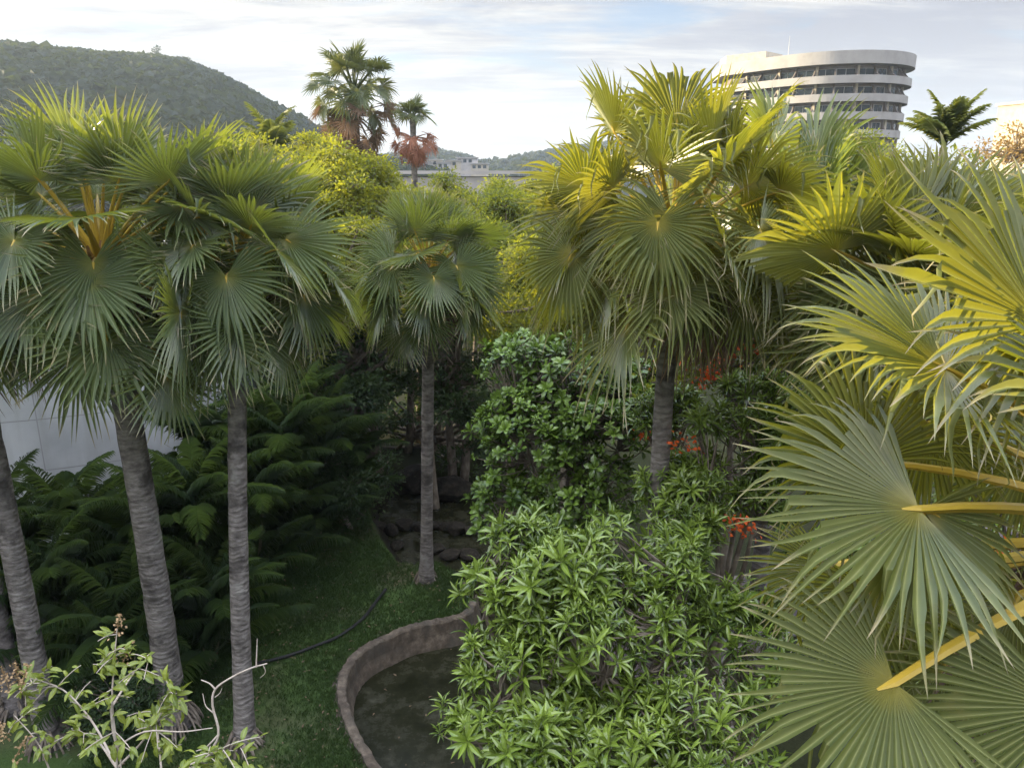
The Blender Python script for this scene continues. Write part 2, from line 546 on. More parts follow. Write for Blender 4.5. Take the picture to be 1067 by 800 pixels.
def petiole(mb, rng, O, H, c, r0=0.045, r1=0.018):
    O, H, c = np.asarray(O), np.asarray(H), np.asarray(c)
    d = np.linalg.norm(H - O)
    mid = 0.5 * (O + H) + np.array([0, 0, 0.10 * d])
    pts = np.concatenate([bez(O, mid, H, 8), (H + c * 0.10)[None]])
    mb.tube(pts, np.concatenate([np.linspace(r0, r1, 8) * (1 + 0.7 * np.exp(-np.linspace(0, 6, 8))), [r1 * 0.3]]), 6, flat=0.6, attr=rng.uniform(0.3, 0.9))


def costa(p_dir, bend):
    """petiole direction turned down towards gravity by bend radians; returns costa and blade normal"""
    p = unit(p_dir)
    h = np.array([p[0], p[1], 0.0])
    hl = np.linalg.norm(h)
    h = h / hl if hl > 1e-3 else np.array([0, -1.0, 0])
    el = math.atan2(p[2], hl)
    e2 = max(el - bend, R(-84))
    c = h * math.cos(e2) + np.array([0, 0, math.sin(e2)])
    n = -h * math.sin(e2) + np.array([0, 0, math.cos(e2)])
    return c, n


def twist(c, n, a):
    s = np.cross(n, c)
    return math.cos(a) * n + math.sin(a) * s


def palm_trunk(root, rng, base, top, r0, r1, bow=(0, 0, 0), flare=1.5, sink=0.25):
    k = 40
    mid = 0.5 * (np.asarray(base) + np.asarray(top)) + np.asarray(bow)
    p0 = np.asarray(base, float) - np.array([0, 0, sink])
    pts = bez(p0, mid, np.asarray(top, float), k)
    t = np.linspace(0, 1, k)
    rad = r0 + (r1 - r0) * t + r0 * (flare - 1) * np.exp(-t * 16) + rng.normal(0, 0.010, k) * r0
    mb = MB()
    mb.tube(pts, rad, 16, cap=False, jitter=0.02, rng=rng)
    tk = obj('trunk', mb, M_bark_palm, root, smooth=True)
    rm = MB()
    for q in range(46):
        a = rng.uniform(0, 6.28)
        o_ = np.asarray(base) + np.array([math.cos(a), math.sin(a), 0]) * r0 * 1.02 + np.array([0, 0, rng.uniform(0.12, 0.5) * r0 * 4.5])
        e_ = np.asarray(base) + np.array([math.cos(a), math.sin(a), 0]) * r0 * rng.uniform(1.5, 2.3) + np.array([0, 0, -0.08])
        rm.tube(bez(o_, 0.5 * (o_ + e_) + np.array([math.cos(a), math.sin(a), 0.4]) * r0 * 0.5, e_, 5), np.linspace(0.024, 0.016, 5), 5)
    obj('roots', rm, M_bark, root)
    return tk


def leaf_bases(root, rng, C, r, h=0.7, count=26):
    mb = MB()
    for i in range(count):
        a = i * 2.399 + rng.normal(0, 0.1)
        z = -h * (i / count)
        o = C + np.array([math.cos(a) * r * 0.6, math.sin(a) * r * 0.6, z - 0.15])
        e = o + np.array([math.cos(a), math.sin(a), 0]) * (r * 1.2 + 0.10 * rng.random()) + np.array([0, 0, 0.30 + 0.12 * rng.random()])
        mb.tube(bez(o, 0.5 * (o + e) + np.array([math.cos(a), math.sin(a), -0.3]) * 0.12, e, 5), np.linspace(0.075, 0.02, 5), 6, flat=0.5)
    mb.tube([C + np.array([0, 0, -h - 0.1]), C + np.array([0, 0, -h * 0.5]), C, C + np.array([0, 0, 0.25])], [r * 0.8, r * 0.95, r * 0.8, 0.04], 10)
    return obj('leaf_base', mb, M_fibre, root)


def fan_palm(label, base, C, r0, r1, Rr, Lp, count, seed, spec=(), mat=None, nseg=50, dead=3, emax=82, emin=-34, skip=None, bow=(0, 0, 0), group='fan palms in the garden', name='fan_palm', sag=0.045, flare=1.5, kink=0.05, cam_spec=(), stalk=1.35, droop=(0.0, 0.17), fuse=0.5):
    """spec: (hastula point, bend degrees, twist degrees, radius factor) for the fronds set by hand; the rest spiral round the crown"""
    rng = np.random.default_rng(seed)
    mat = mat or M_fan
    root = thing(name, base, label, 'palm tree', group)
    palm_trunk(root, rng, base, C - np.array([0, 0, 0.5]), r0, r1, bow, flare)
    leaf_bases(root, rng, C, r1)

    def frond(H, bend, tw, rf, m, tint, sg=sag, cn=None):
        pd = H - C
        up_ = max(0.0, float(unit(pd)[2]))
        spn = R(300 - 120 * up_ ** 1.5 + rng.normal(0, 12))
        c, n = costa(pd, bend)
        n = twist(c, n, tw)
        if cn is not None:
            c, n, sd_ = cn
            spn = R(sd_ or rng.uniform(225, 265))
        mb = MB()
        fan_blade(mb, rng, H, c, n, Rr * rf, nseg=max(16, int(nseg * spn / R(300))), span=spn, sag=sg, tipdroop=rng.uniform(*droop), cup=rng.uniform(0.05, 0.28), kink=kink, tint0=tint, fuse=fuse)
        fo = obj('frond', mb, m, root)
        pm = MB()
        O = C + unit(pd) * 0.12 + np.array([0, 0, -0.15])
        petiole(pm, rng, O, H, c, 0.05 * stalk * Rr / 1.4, 0.021 * stalk * Rr / 1.4)
        obj('petiole', pm, M_petiole if m is not M_dead else M_dead, fo)
    for (H, b, tw, rf) in spec:
        frond(np.asarray(H), R(b), R(tw), rf, mat, rng.uniform(0.3, 0.7))
    for (H, c_, n_, rf, sd_) in cam_spec:
        frond(np.asarray(H), 0, 0, rf, mat, rng.uniform(0.2, 0.8), cn=(unit(c_), unit(n_), sd_))
    for i in range(count):
        f = (i + 0.5) / count
        el = R(emax + (emin - emax) * f ** 0.85 + rng.normal(0, 5))
        az = i * 2.39996 + rng.normal(0, 0.18)
        d = np.array([math.cos(az) * math.cos(el), math.sin(az) * math.cos(el), math.sin(el)])
        if skip is not None and skip(d):
            continue
        H = C + d * Lp * rng.uniform(0.85, 1.12) * (0.8 + 0.25 * min(1, f * 2))
        H[2] -= 0.10 * Lp * math.cos(el)
        bend = R(float(np.interp(math.degrees(el), [-60, -30, 0, 15, 28, 42, 60, 90], [12, 24, 52, 62, 44, 2, -8, 0])) + rng.normal(0, 9))
        frond(H, bend, rng.normal(0, R(38)), rng.uniform(0.85, 1.08), mat, rng.uniform(0.2, 0.8))
    for i in range(dead):
        az = rng.uniform(0, 6.28)
        d = np.array([math.cos(az) * 0.75, math.sin(az) * 0.75, -0.65])
        frond(C + d * Lp * 0.75, R(60), rng.normal(0, 0.4), 0.75, M_dead, rng.random(), 0.6)
    return root


def feather_frond(mb, rng, O, az, el, L, leaf=0.42, pairs=34, curve=1.1, width=0.045, vee=0.35, tint=0.5, hang=0.0):
    k = 12
    t = np.linspace(0, 1, k)
    e = el - curve * t ** 1.3
    h = np.array([math.cos(az), math.sin(az), 0])
    step = L / (k - 1)
    d = np.cos(e)[:, None] * h + np.sin(e)[:, None] * np.array([0, 0, 1.0])
    pts = np.concatenate([[np.asarray(O, float)], np.asarray(O) + np.cumsum(d[:-1] * step, axis=0)])
    mb.tube(pts, np.linspace(0.022, 0.005, k) * (L / 1.8), 4, attr=tint * 0.9)
    tt = np.repeat(np.linspace(0.16, 1.0, pairs), 2)
    sg = np.tile([1.0, -1.0], pairs)
    ix = tt * (k - 1)
    i0 = np.clip(ix.astype(int), 0, k - 2)
    fr = (ix - i0)[:, None]
    P = pts[i0] * (1 - fr) + pts[i0 + 1] * fr
    D = unit(d[i0] * (1 - fr) + d[np.minimum(i0 + 1, k - 1)] * fr)
    side = np.cross(D, np.array([0, 0, 1.0]))
    side = unit(side)
    up = np.cross(side, D)
    fwd = (0.35 + 0.75 * tt ** 2)[:, None]
    ld = unit(side * sg[:, None] + D * fwd + up * vee * (1 - 0.7 * tt)[:, None] - np.array([0, 0, hang]) + rng.normal(0, 0.09, (len(tt), 3)))
    ln = unit(up - 0.35 * side * sg[:, None] + rng.normal(0, 0.1, (len(tt), 3)))
    ll = leaf * np.sin(math.pi * (0.16 + 0.78 * tt)) ** 0.7 * rng.uniform(0.88, 1.1, len(tt))
    ti = np.clip(tint + rng.normal(0, 0.12, len(tt)), 0, 1)
    tm, fc = STRAP[1]
    scatter(mb, tm, fc, P, ld, ln, ll, width * (0.6 + 0.4 * ll / leaf), ti)


def feather_palm(label, base, stems, seed, L=1.9, per=7, mat=None, leaf=0.42, group='feather palms below the trees', name='feather_palm', pairs=30, el0=(20, 80), curve=1.25, cat='palm', stem_r=0.04, width=0.05, smat=None, hang=0.0):
    """stems: (dx, dy, height)"""
    rng = np.random.default_rng(seed)
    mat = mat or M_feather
    root = thing(name, base, label, cat, group)
    base = np.asarray(base, float)
    for (dx, dy, h) in stems:
        b = base + np.array([dx * 0.35, dy * 0.35, -0.1])
        tp = base + np.array([dx, dy, h])
        mb = MB()
        mb.tube(bez(b, 0.5 * (b + tp) + np.array([0.1 * dx, 0.1 * dy, 0.2]), tp, 10), np.linspace(stem_r * 1.2, stem_r * 0.8, 10), 8)
        obj('stem', mb, smat or M_stem, root, smooth=True)
        for i in range(per):
            f = (i + 0.5) / per
            mbf = MB()
            az = i * 2.4 + rng.uniform(0, 0.6) + dx
            el = R(el0[1] + (el0[0] - el0[1]) * f + rng.normal(0, 6))
            feather_frond(mbf, rng, tp, az, el, L * rng.uniform(0.8, 1.12), leaf, pairs, curve * rng.uniform(0.8, 1.25), width, hang=hang, tint=rng.uniform(0.15, 0.85))
            obj('frond', mbf, mat, root)
    return root


def limbs_tubes(mb, rng, base, hub, targets, r0, r1, sag=0.1):
    for tgt in targets:
        d = np.linalg.norm(tgt - hub)
        mid = 0.5 * (hub + tgt) + rng.normal(0, 0.12 * d, 3) + np.array([0, 0, -sag * d])
        mb.tube(bez(hub, mid, tgt, 7), np.linspace(r0, r1, 7), 5)


def leaf_tree(label, base, lobes, n, leaf, mat, seed, trunk_r=0.16, clump=52, sig=0.17, split=6, group='trees behind the palms', name='garden_tree', cat='tree', bark=None, wide=0.5, up=0.7, inner=0.15, trunk_name='trunk', extra_twigs=0.6, stemcount=1, low=-0.55):
    rng = np.random.default_rng(seed)
    base = np.asarray(base, float)
    root = thing(name, base, label, cat, group)
    cen = np.array([l[0] for l in lobes], float)
    rad = np.array([l[1] for l in lobes], float)
    if split:
        o_ = unit(rng.standard_normal((len(cen) * split, 3)))
        f_ = rng.uniform(0.22, 0.52, (len(cen) * split, 1))
        cen = np.repeat(cen, split, 0) + o_ * np.repeat(rad, split, 0) * (1 - f_) * 1.5
        rad = np.repeat(rad, split, 0) * f_
    wgt = (rad.prod(1)) ** (2 / 3)
    wgt /= wgt.sum()
    m = max(4, n // clump)
    li = rng.choice(len(cen), m, p=wgt)
    d = unit(rng.standard_normal((m, 3)))
    d[:, 2] = np.where(d[:, 2] < low, -d[:, 2], d[:, 2])
    rr = rng.uniform(0.72, 1.06, m)
    inn = rng.random(m) < inner
    rr[inn] = rng.uniform(0.25, 0.7, inn.sum())
    cc = cen[li] + d * rad[li] * rr[:, None]
    cs = rng.uniform(0.6, 1.4, m)
    k = np.maximum(4, (clump * cs).astype(int))
    ci = np.repeat(np.arange(m), k)
    off = rng.standard_normal((len(ci), 3)) * sig * cs[ci][:, None] * np.array([1, 1, 0.6])
    P = cc[ci] + off
    out = d[ci]
    nrm = unit(out * 0.6 + np.array([0, 0, up]) + rng.normal(0, 0.45, P.shape))
    dr = unit(out * 0.5 + unit(off) * 0.9 + rng.normal(0, 0.5, P.shape) - np.array([0, 0, 0.25]))
    tint = np.clip(0.48 + rng.normal(0, 0.30, m)[ci] + rng.normal(0, 0.14, len(ci)), 0, 1)
    mb = MB()
    ln = leaf * rng.uniform(0.7, 1.25, len(ci))
    scatter(mb, SMALL[0], SMALL[1], P, dr, nrm, ln, ln * wide, tint)
    obj('crown', mb, mat, root)
    tb = MB()
    hub = cen.mean(0) - np.array([0, 0, rad[:, 2].mean() * 0.6])
    for s_ in range(stemcount):
        b0 = base + np.array([rng.normal(0, 0.25), rng.normal(0, 0.25), -0.2]) * (stemcount > 1) + np.array([0, 0, -0.15])
        hb = hub + rng.normal(0, 0.3, 3) * (stemcount > 1)
        tb.tube(bez(b0, 0.5 * (b0 + hb) + rng.normal(0, 0.25, 3), hb, 14), np.linspace(trunk_r, trunk_r * 0.55, 14), 8)
        limbs_tubes(tb, rng, base, hb, cen, trunk_r * 0.5, trunk_r * 0.18)
    sel = rng.random(m) < extra_twigs
    for q in np.nonzero(sel)[0]:
        c0 = cen[li[q]]
        limbs_tubes(tb, rng, base, c0 + 0.2 * (cc[q] - c0), [cc[q]], trunk_r * 0.14, 0.008, 0.0)
    obj(trunk_name, tb, bark or M_bark, root, smooth=True)
    return root


def rosette_shrub(label, base, lobes, count, leaf, width, mat, tmpls, seed, per=15, group=None, name='leafy_shrub', cat='shrub', trunk_r=0.07, bark=None, up=0.8, pitch=(75, -15), branch_r=0.016, hubs=6, shell=(0.78, 1.06), inner=0.25, low=-0.45, split=0):
    rng = np.random.default_rng(seed)
    base = np.asarray(base, float)
    root = thing(name, base, label, cat, group)
    cen = np.array([l[0] for l in lobes], float)
    rad = np.array([l[1] for l in lobes], float)
    cen0, rad0 = cen, rad
    if split:
        o_ = unit(rng.standard_normal((len(cen) * split, 3)))
        f_ = rng.uniform(0.36, 0.66, (len(cen) * split, 1))
        cen = np.repeat(cen, split, 0) + o_ * np.repeat(rad, split, 0) * (1 - f_) * 1.25
        rad = np.repeat(rad, split, 0) * f_
    wgt = (rad.prod(1)) ** (2 / 3)
    wgt /= wgt.sum()
    li = rng.choice(len(cen), count, p=wgt)
    d = unit(rng.standard_normal((count, 3)))
    d[:, 2] = np.where(d[:, 2] < low, -d[:, 2], d[:, 2])
    rr = rng.uniform(shell[0], shell[1], count)
    inn = rng.random(count) < inner
    rr[inn] = rng.uniform(0.35, 0.75, inn.sum())
    C = cen[li] + d * rad[li] * rr[:, None]
    ax = unit(d * 0.75 + np.array([0, 0, up]) + rng.normal(0, 0.28, (count, 3)))
    mb = MB()
    ref = unit(rng.standard_normal((count, 3)))
    a1 = unit(np.cross(ax, ref))
    a2 = np.cross(ax, a1)
    sc_ = rng.uniform(0.5, 1.25, count)
    k = rng.integers(int(per * 0.7), int(per * 1.3) + 1, count)
    ci = np.repeat(np.arange(count), k)
    j = np.concatenate([np.arange(x) for x in k])
    kk = k[ci]
    f = (j + 0.5) / kk
    az = j * 2.39996 + rng.uniform(0, 6.28, count)[ci] + rng.normal(0, 0.15, len(ci))
    pt = np.radians(pitch[0] + (pitch[1] - pitch[0]) * f ** 0.8 + rng.normal(0, 9, len(ci)))
    rad_ = np.cos(az)[:, None] * a1[ci] + np.sin(az)[:, None] * a2[ci]
    ld = np.cos(pt)[:, None] * rad_ + np.sin(pt)[:, None] * ax[ci]
    ln_ = -np.sin(pt)[:, None] * rad_ + np.cos(pt)[:, None] * ax[ci] + rng.normal(0, 0.15, (len(ci), 3))
    P = C[ci] + ax[ci] * (0.12 * leaf * (1 - f) - 0.25 * leaf * f)[:, None] + rad_ * 0.03 * leaf
    length = leaf * sc_[ci] * (0.55 + 0.55 * np.sin(math.pi * np.clip(0.15 + 0.75 * f, 0, 1))) * rng.uniform(0.85, 1.12, len(ci))
    tint = np.clip(0.48 + rng.normal(0, 0.22, count)[ci] + 0.75 * (0.5 - f) + rng.normal(0, 0.10, len(ci)), 0, 1)  # lower leaves darker: age, plus rosette shade put into the tint
    pick = rng.integers(0, len(tmpls), len(ci))
    for q, (tm, fc) in enumerate(tmpls):
        s = pick == q
        scatter(mb, tm, fc, P[s], ld[s], ln_[s], length[s], length[s] * width, tint[s])
    obj('foliage', mb, mat, root, smooth=False)
    tb = MB()
    cen, rad = cen0, rad0
    hub = cen.mean(0) * 0.6 + base * 0.4
    hub[2] = base[2] + 0.45 * (cen[:, 2].min() - base[2])
    tb.tube(bez(base - np.array([0, 0, 0.15]), 0.5 * (base + hub) + rng.normal(0, 0.15, 3), hub, 10), np.linspace(trunk_r * 1.3, trunk_r, 10), 8)
    nodes = []
    for q in range(len(lobes)):
        for z in range(max(1, hubs // len(lobes))):
            e = cen[q] + unit(rng.standard_normal(3)) * rad[q] * 0.4
            e[2] -= rad[q][2] * 0.25
            pts = bez(hub, 0.5 * (hub + e) + rng.normal(0, 0.2, 3), e, 9)
            tb.tube(pts, np.linspace(trunk_r * 0.75, branch_r * 1.6, 9), 6)
            nodes += list(pts[3:])
    nodes = np.array(nodes)
    for q in range(count):
        dd = np.linalg.norm(nodes - C[q], axis=1) + 1.2 * np.maximum(0, nodes[:, 2] - C[q][2])
        s = nodes[np.argsort(dd)[rng.integers(0, 3) % len(dd)]]
        e = C[q] - ax[q] * 0.12 * leaf
        mid = 0.55 * s + 0.45 * e - np.array([0, 0, 0.12]) + rng.normal(0, 0.07, 3)
        tb.tube(bez(s, mid, e, 6), np.linspace(branch_r, branch_r * 0.5, 6), 5)
    obj('branches', tb, bark or M_bark, root, smooth=True)
    return root


# ================================================================== THE SETTING
rngS = np.random.default_rng(11)


def inpoly(x, y, poly):
    c = np.zeros(x.shape, bool)
    n = len(poly)
    for i in range(n):
        x0, y0 = poly[i]
        x1, y1 = poly[(i + 1) % n]
        cond = ((y0 > y) != (y1 > y)) & (x < (x1 - x0) * (y - y0) / (y1 - y0 + 1e-12) + x0)
        c ^= cond
    return c


def catmull(pts, k=8):
    p = np.asarray(pts, float)
    p = np.concatenate([[2 * p[0] - p[1]], p, [2 * p[-1] - p[-2]]])
    out = []
    for i in range(1, len(p) - 2):
        for t in np.linspace(0, 1, k, endpoint=False):
            out.append(0.5 * ((2 * p[i]) + (-p[i - 1] + p[i + 1]) * t + (2 * p[i - 1] - 5 * p[i] + 4 * p[i + 1] - p[i + 2]) * t * t + (-p[i - 1] + 3 * p[i] - 3 * p[i + 1] + p[i + 2]) * t ** 3))
    out.append(p[-2])
    return np.array(out)


rim_px = [(420, 850), (398, 808), (375, 770), (361, 738), (358, 714), (365, 692), (381, 676), (402, 665), (425, 655), (450, 649), (472, 645), (487, 639), (494, 629), (493, 617), (486, 606)]
rim = catmull([G(*p, z=0.05)[:2] for p in rim_px], 8)
pond_close = [G(530, 590)[:2], G(575, 640)[:2], G(610, 720)[:2], G(600, 830)[:2], G(500, 880)[:2]]
pond_poly = np.concatenate([rim, np.array(pond_close)])
stream_px = [(378, 520), (386, 545), (396, 565), (412, 585), (432, 588), (452, 584), (470, 594), (486, 606), (505, 612), (560, 600), (600, 560), (560, 505), (470, 492), (400, 498)]
stream_poly = np.array([G(*p)[:2] for p in stream_px])


def sdist(x, y, poly, closed=True):
    """distance to a closed polygon's outline"""
    best = np.full(x.shape, 1e9)
    for i in range(len(poly) - (0 if closed else 1)):
        a, b = poly[i], poly[(i + 1) % len(poly)]
        ab = b - a
        t = np.clip(((x - a[0]) * ab[0] + (y - a[1]) * ab[1]) / (ab @ ab + 1e-9), 0, 1)
        best = np.minimum(best, np.hypot(x - a[0] - t * ab[0], y - a[1] - t * ab[1]))
    return best


def wob(x, y, s, seed=0):
    r = np.random.default_rng(seed)
    z = np.zeros(np.shape(x))
    for _ in range(6):
        a = r.uniform(0, 6.28)
        f = s * r.uniform(0.6, 1.8)
        z = z + np.sin((x * math.cos(a) + y * math.sin(a)) * f + r.uniform(0, 6.28))
    return z / 6


def ground_z(x, y):
    z = 0.05 * wob(x, y, 0.9, 3)
    near = (np.abs(x) < 25) & (y > 5) & (y < 45)
    z = np.where(near, z, z - 0.02)
    pin = inpoly(x, y, pond_poly)
    pd = sdist(x, y, pond_poly)
    z = np.where(pd < 0.9, z * np.clip((pd - 0.2) / 0.7, 0, 1), z)
    close = np.concatenate([rim[-1:], np.array(pond_close), rim[:1]])
    cd = sdist(x, y, close[:, :2], False)
    z = np.where(pin | (sdist(x, y, rim, False) < 0.11), -0.95, z)
    z = np.where(pin & (cd < 1.2), np.maximum(z, -0.95 * np.clip(cd / 1.1, 0, 1)) * 1.0, z)
    sin_ = inpoly(x, y, stream_poly)
    sd = sdist(x, y, stream_poly)
    z = np.where(sin_ & ~pin, -0.85 * np.clip(sd / 0.8, 0, 1) + 0.04 * wob(x, y, 5, 9), z)
    return z


def axis(lo, hi, step, far):
    a = np.arange(lo, hi + step, step)
    o = []
    s, v = step, hi
    while v < far:
        s *= 1.35
        v += s
        o.append(min(v, far))
    n = []
    s, v = step, lo
    while v > -far:
        s *= 1.35
        v -= s
        n.append(max(v, -far))
    return np.concatenate([n[::-1], a, o])


gx = axis(-13, 9, 0.13, 1600)
gy = axis(8.5, 27, 0.13, 1600)
X, Y = np.meshgrid(gx, gy)
Z = ground_z(X, Y)
mbg = MB()
nx, ny = len(gx), len(gy)
i, j = np.meshgrid(np.arange(ny - 1), np.arange(nx - 1), indexing='ij')
b = i * nx + j
mbg.add(np.stack([X, Y, Z], -1).reshape(-1, 3), np.stack([b, b + 1, b + nx + 1, b + nx], -1).reshape(-1, 4))


def ground_material():
    m, t = new_mat('ground_soil_and_turf')
    tc = node(t, 'ShaderNodeTexCoord')
    n1 = node(t, 'ShaderNodeTexNoise')
    sock(n1, 'Scale', 0.55)
    sock(n1, 'Detail', 7.0)
    t.links.new(tc.outputs['Object'], n1.inputs['Vector'])
    n2 = node(t, 'ShaderNodeTexNoise')
    sock(n2, 'Scale', 14.0)
    sock(n2, 'Detail', 8.0)
    sock(n2, 'Roughness', 0.7)
    t.links.new(tc.outputs['Object'], n2.inputs['Vector'])
    turf = mix(t, n2.outputs['Fac'], (0.025, 0.048, 0.014), (0.070, 0.110, 0.032))
    soil = mix(t, n2.outputs['Fac'], (0.035, 0.028, 0.020), (0.12, 0.095, 0.068))
    f = ramp(t, n1.outputs['Fac'], [(0.50, (0, 0, 0)), (0.68, (0.7, 0.7, 0.7))])
    c = mix(t, f, turf, soil)
    sp = node(t, 'ShaderNodeSeparateXYZ')
    t.links.new(tc.outputs['Object'], sp.inputs[0])
    # the mown lawn ends at the shrubs and at the trees; beyond it dark leaf-strewn soil and scrub
    wx = math_n(t, 'ADD', sp.outputs[0], math_n(t, 'MULTIPLY', math_n(t, 'SUBTRACT', n1.outputs['Fac'], 0.5), 2.5))
    east = ramp(t, math_n(t, 'MULTIPLY', wx, 0.1), [(0.08, (0, 0, 0)), (0.17, (1, 1, 1))])
    north = ramp(t, math_n(t, 'MULTIPLY', sp.outputs[1], 0.01), [(0.21, (0, 0, 0)), (0.24, (1, 1, 1))])
    edge = math_n(t, 'MAXIMUM', east, north)
    scrub = mix(t, n2.outputs['Fac'], (0.008, 0.010, 0.005), mix(t, n1.outputs['Fac'], (0.050, 0.042, 0.026), (0.030, 0.046, 0.014)))
    c = mix(t, edge, c, scrub)
    low = ramp(t, math_n(t, 'MULTIPLY', sp.outputs[2], -1.0), [(0.08, (0, 0, 0)), (0.25, (1, 1, 1))])
    c = mix(t, low, c, mix(t, n2.outputs['Fac'], (0.008, 0.007, 0.005), (0.025, 0.021, 0.016)))
    pb = node(t, 'ShaderNodeBsdfPrincipled')
    t.links.new(c, pb.inputs['Base Color'])
    sock(pb, 'Roughness', 0.95)
    sock(pb, 'Specular IOR Level', 0.1)
    bp = node(t, 'ShaderNodeBump')
    sock(bp, 'Strength', 0.7)
    sock(bp, 'Distance', 0.06)
    t.links.new(n2.outputs['Fac'], bp.inputs['Height'])
    t.links.new(bp.outputs[0], pb.inputs['Normal'])
    finish(t, pb.outputs[0])
    return m


tag(obj('ground', mbg, ground_material(), smooth=True), 'garden ground with turf, bare soil and pond bed', 'ground', kind='structure')


def water_material():
    m, t = new_mat('murky_water')
    tc = node(t, 'ShaderNodeTexCoord')
    n1 = node(t, 'ShaderNodeTexNoise')
    sock(n1, 'Scale', 1.6)
    sock(n1, 'Detail', 9.0)
    sock(n1, 'Roughness', 0.7)
    t.links.new(tc.outputs['Object'], n1.inputs['Vector'])
    c = ramp(t, n1.outputs['Fac'], [(0.40, (0.011, 0.012, 0.006)), (0.58, (0.026, 0.026, 0.014)), (0.66, (0.06, 0.058, 0.040)), (0.70, (0.026, 0.025, 0.015))])
    n2 = node(t, 'ShaderNodeTexNoise')
    sock(n2, 'Scale', 7.0)
    sock(n2, 'Detail', 3.0)
    t.links.new(tc.outputs['Object'], n2.inputs['Vector'])
    pb = node(t, 'ShaderNodeBsdfPrincipled')
    t.links.new(c, pb.inputs['Base Color'])
    t.links.new(ramp(t, n1.outputs['Fac'], [(0.45, (0.10, 0.10, 0.10)), (0.62, (0.45, 0.45, 0.45))]), pb.inputs['Roughness'])
    sock(pb, 'IOR', 1.33)
    sock(pb, 'Specular IOR Level', 0.16)
    bp = node(t, 'ShaderNodeBump')
    sock(bp, 'Strength', 0.06)
    sock(bp, 'Distance', 0.02)
    t.links.new(n2.outputs['Fac'], bp.inputs['Height'])
    t.links.new(bp.outputs[0], pb.inputs['Normal'])
    finish(t, pb.outputs[0])
    return m


M_water = water_material()


def sheet(name, poly, z, mat, thick=0.0):
    import bmesh
    bm = bmesh.new()
    vs = [bm.verts.new((p[0], p[1], z)) for p in poly]
    bm.faces.new(vs)
    bmesh.ops.triangulate(bm, faces=bm.faces[:])
    bmesh.ops.recalc_face_normals(bm, faces=bm.faces[:])
    for f in bm.faces:
        if f.normal.z < 0:
            f.normal_flip()
    me = bpy.data.meshes.new(name)
    bm.to_mesh(me)
    bm.free()
    me.materials.append(mat)
    o = bpy.data.objects.new(name, me)
    COL.objects.link(o)
    return o


tag(sheet('water', pond_poly, -0.55, M_water), 'murky shallow water in the curved garden pond', 'water', kind='structure')
tag(sheet('water', stream_poly, -0.46, M_water), 'dark water of the stream under the trees', 'water', kind='structure')

M_kerb = rough_mat('kerb_stone', [(0.10, 0.09, 0.08), (0.2, 0.18, 0.16)], scale=6, rough=0.9, bump=0.3)


def paving_material():
    m, t = new_mat('path_paving')
    tc = node(t, 'ShaderNodeTexCoord')
    br = node(t, 'ShaderNodeTexBrick')
    sock(br, 'Scale', 1.0)
    sock(br, 'Brick Width', 0.30)
    sock(br, 'Row Height', 0.15)
    sock(br, 'Mortar Size', 0.008)
    sock(br, 'Color1', (0.040, 0.029, 0.029, 1))
    sock(br, 'Color2', (0.060, 0.044, 0.044, 1))
    sock(br, 'Mortar', (0.03, 0.025, 0.022, 1))
    t.links.new(tc.outputs['Object'], br.inputs['Vector'])
    nz = node(t, 'ShaderNodeTexNoise')
    sock(nz, 'Scale', 2.0)
    sock(nz, 'Detail', 8.0)
    t.links.new(tc.outputs['Object'], nz.inputs['Vector'])
    c = mix(t, ramp(t, nz.outputs['Fac'], [(0.4, (0, 0, 0)), (0.7, (0.7, 0.7, 0.7))]), br.outputs['Color'], (0.03, 0.024, 0.02))
    pb = node(t, 'ShaderNodeBsdfPrincipled')
    t.links.new(c, pb.inputs['Base Color'])
    sock(pb, 'Roughness', 0.8)
    finish(t, pb.outputs[0])
    return m


M_path = paving_material()
path_mid = catmull([G(*p)[:2] for p in [(1500, 520), (1150, 560), (900, 610), (745, 645), (690, 690), (700, 800), (760, 1000)]], 8)
path_t = unit(np.gradient(path_mid, axis=0))
path_n = np.column_stack([-path_t[:, 1], path_t[:, 0]])
mbp = MB()
k_ = len(path_mid)
pv_ = np.concatenate([np.column_stack([path_mid + path_n * o, np.full(k_, 0.075)]) for o in (1.15, -1.15)])
i_ = np.arange(k_ - 1)
mbp.add(pv_, np.stack([i_, i_ + k_, i_ + k_ + 1, i_ + 1], -1))
tag(obj('path', mbp, M_path), 'purplish brown paved garden path below the shrubs', 'path', kind='structure')
for side_ in (1.21, -1.21):
    mbk = MB()
    kp_ = np.column_stack([path_mid + path_n * side_, np.full(k_, 0.05)])
    mbk.tube(kp_, 0.09, 8)
    tag(obj('kerb', mbk, M_kerb), 'low rounded kerb along the paved path', 'kerb', kind='structure')

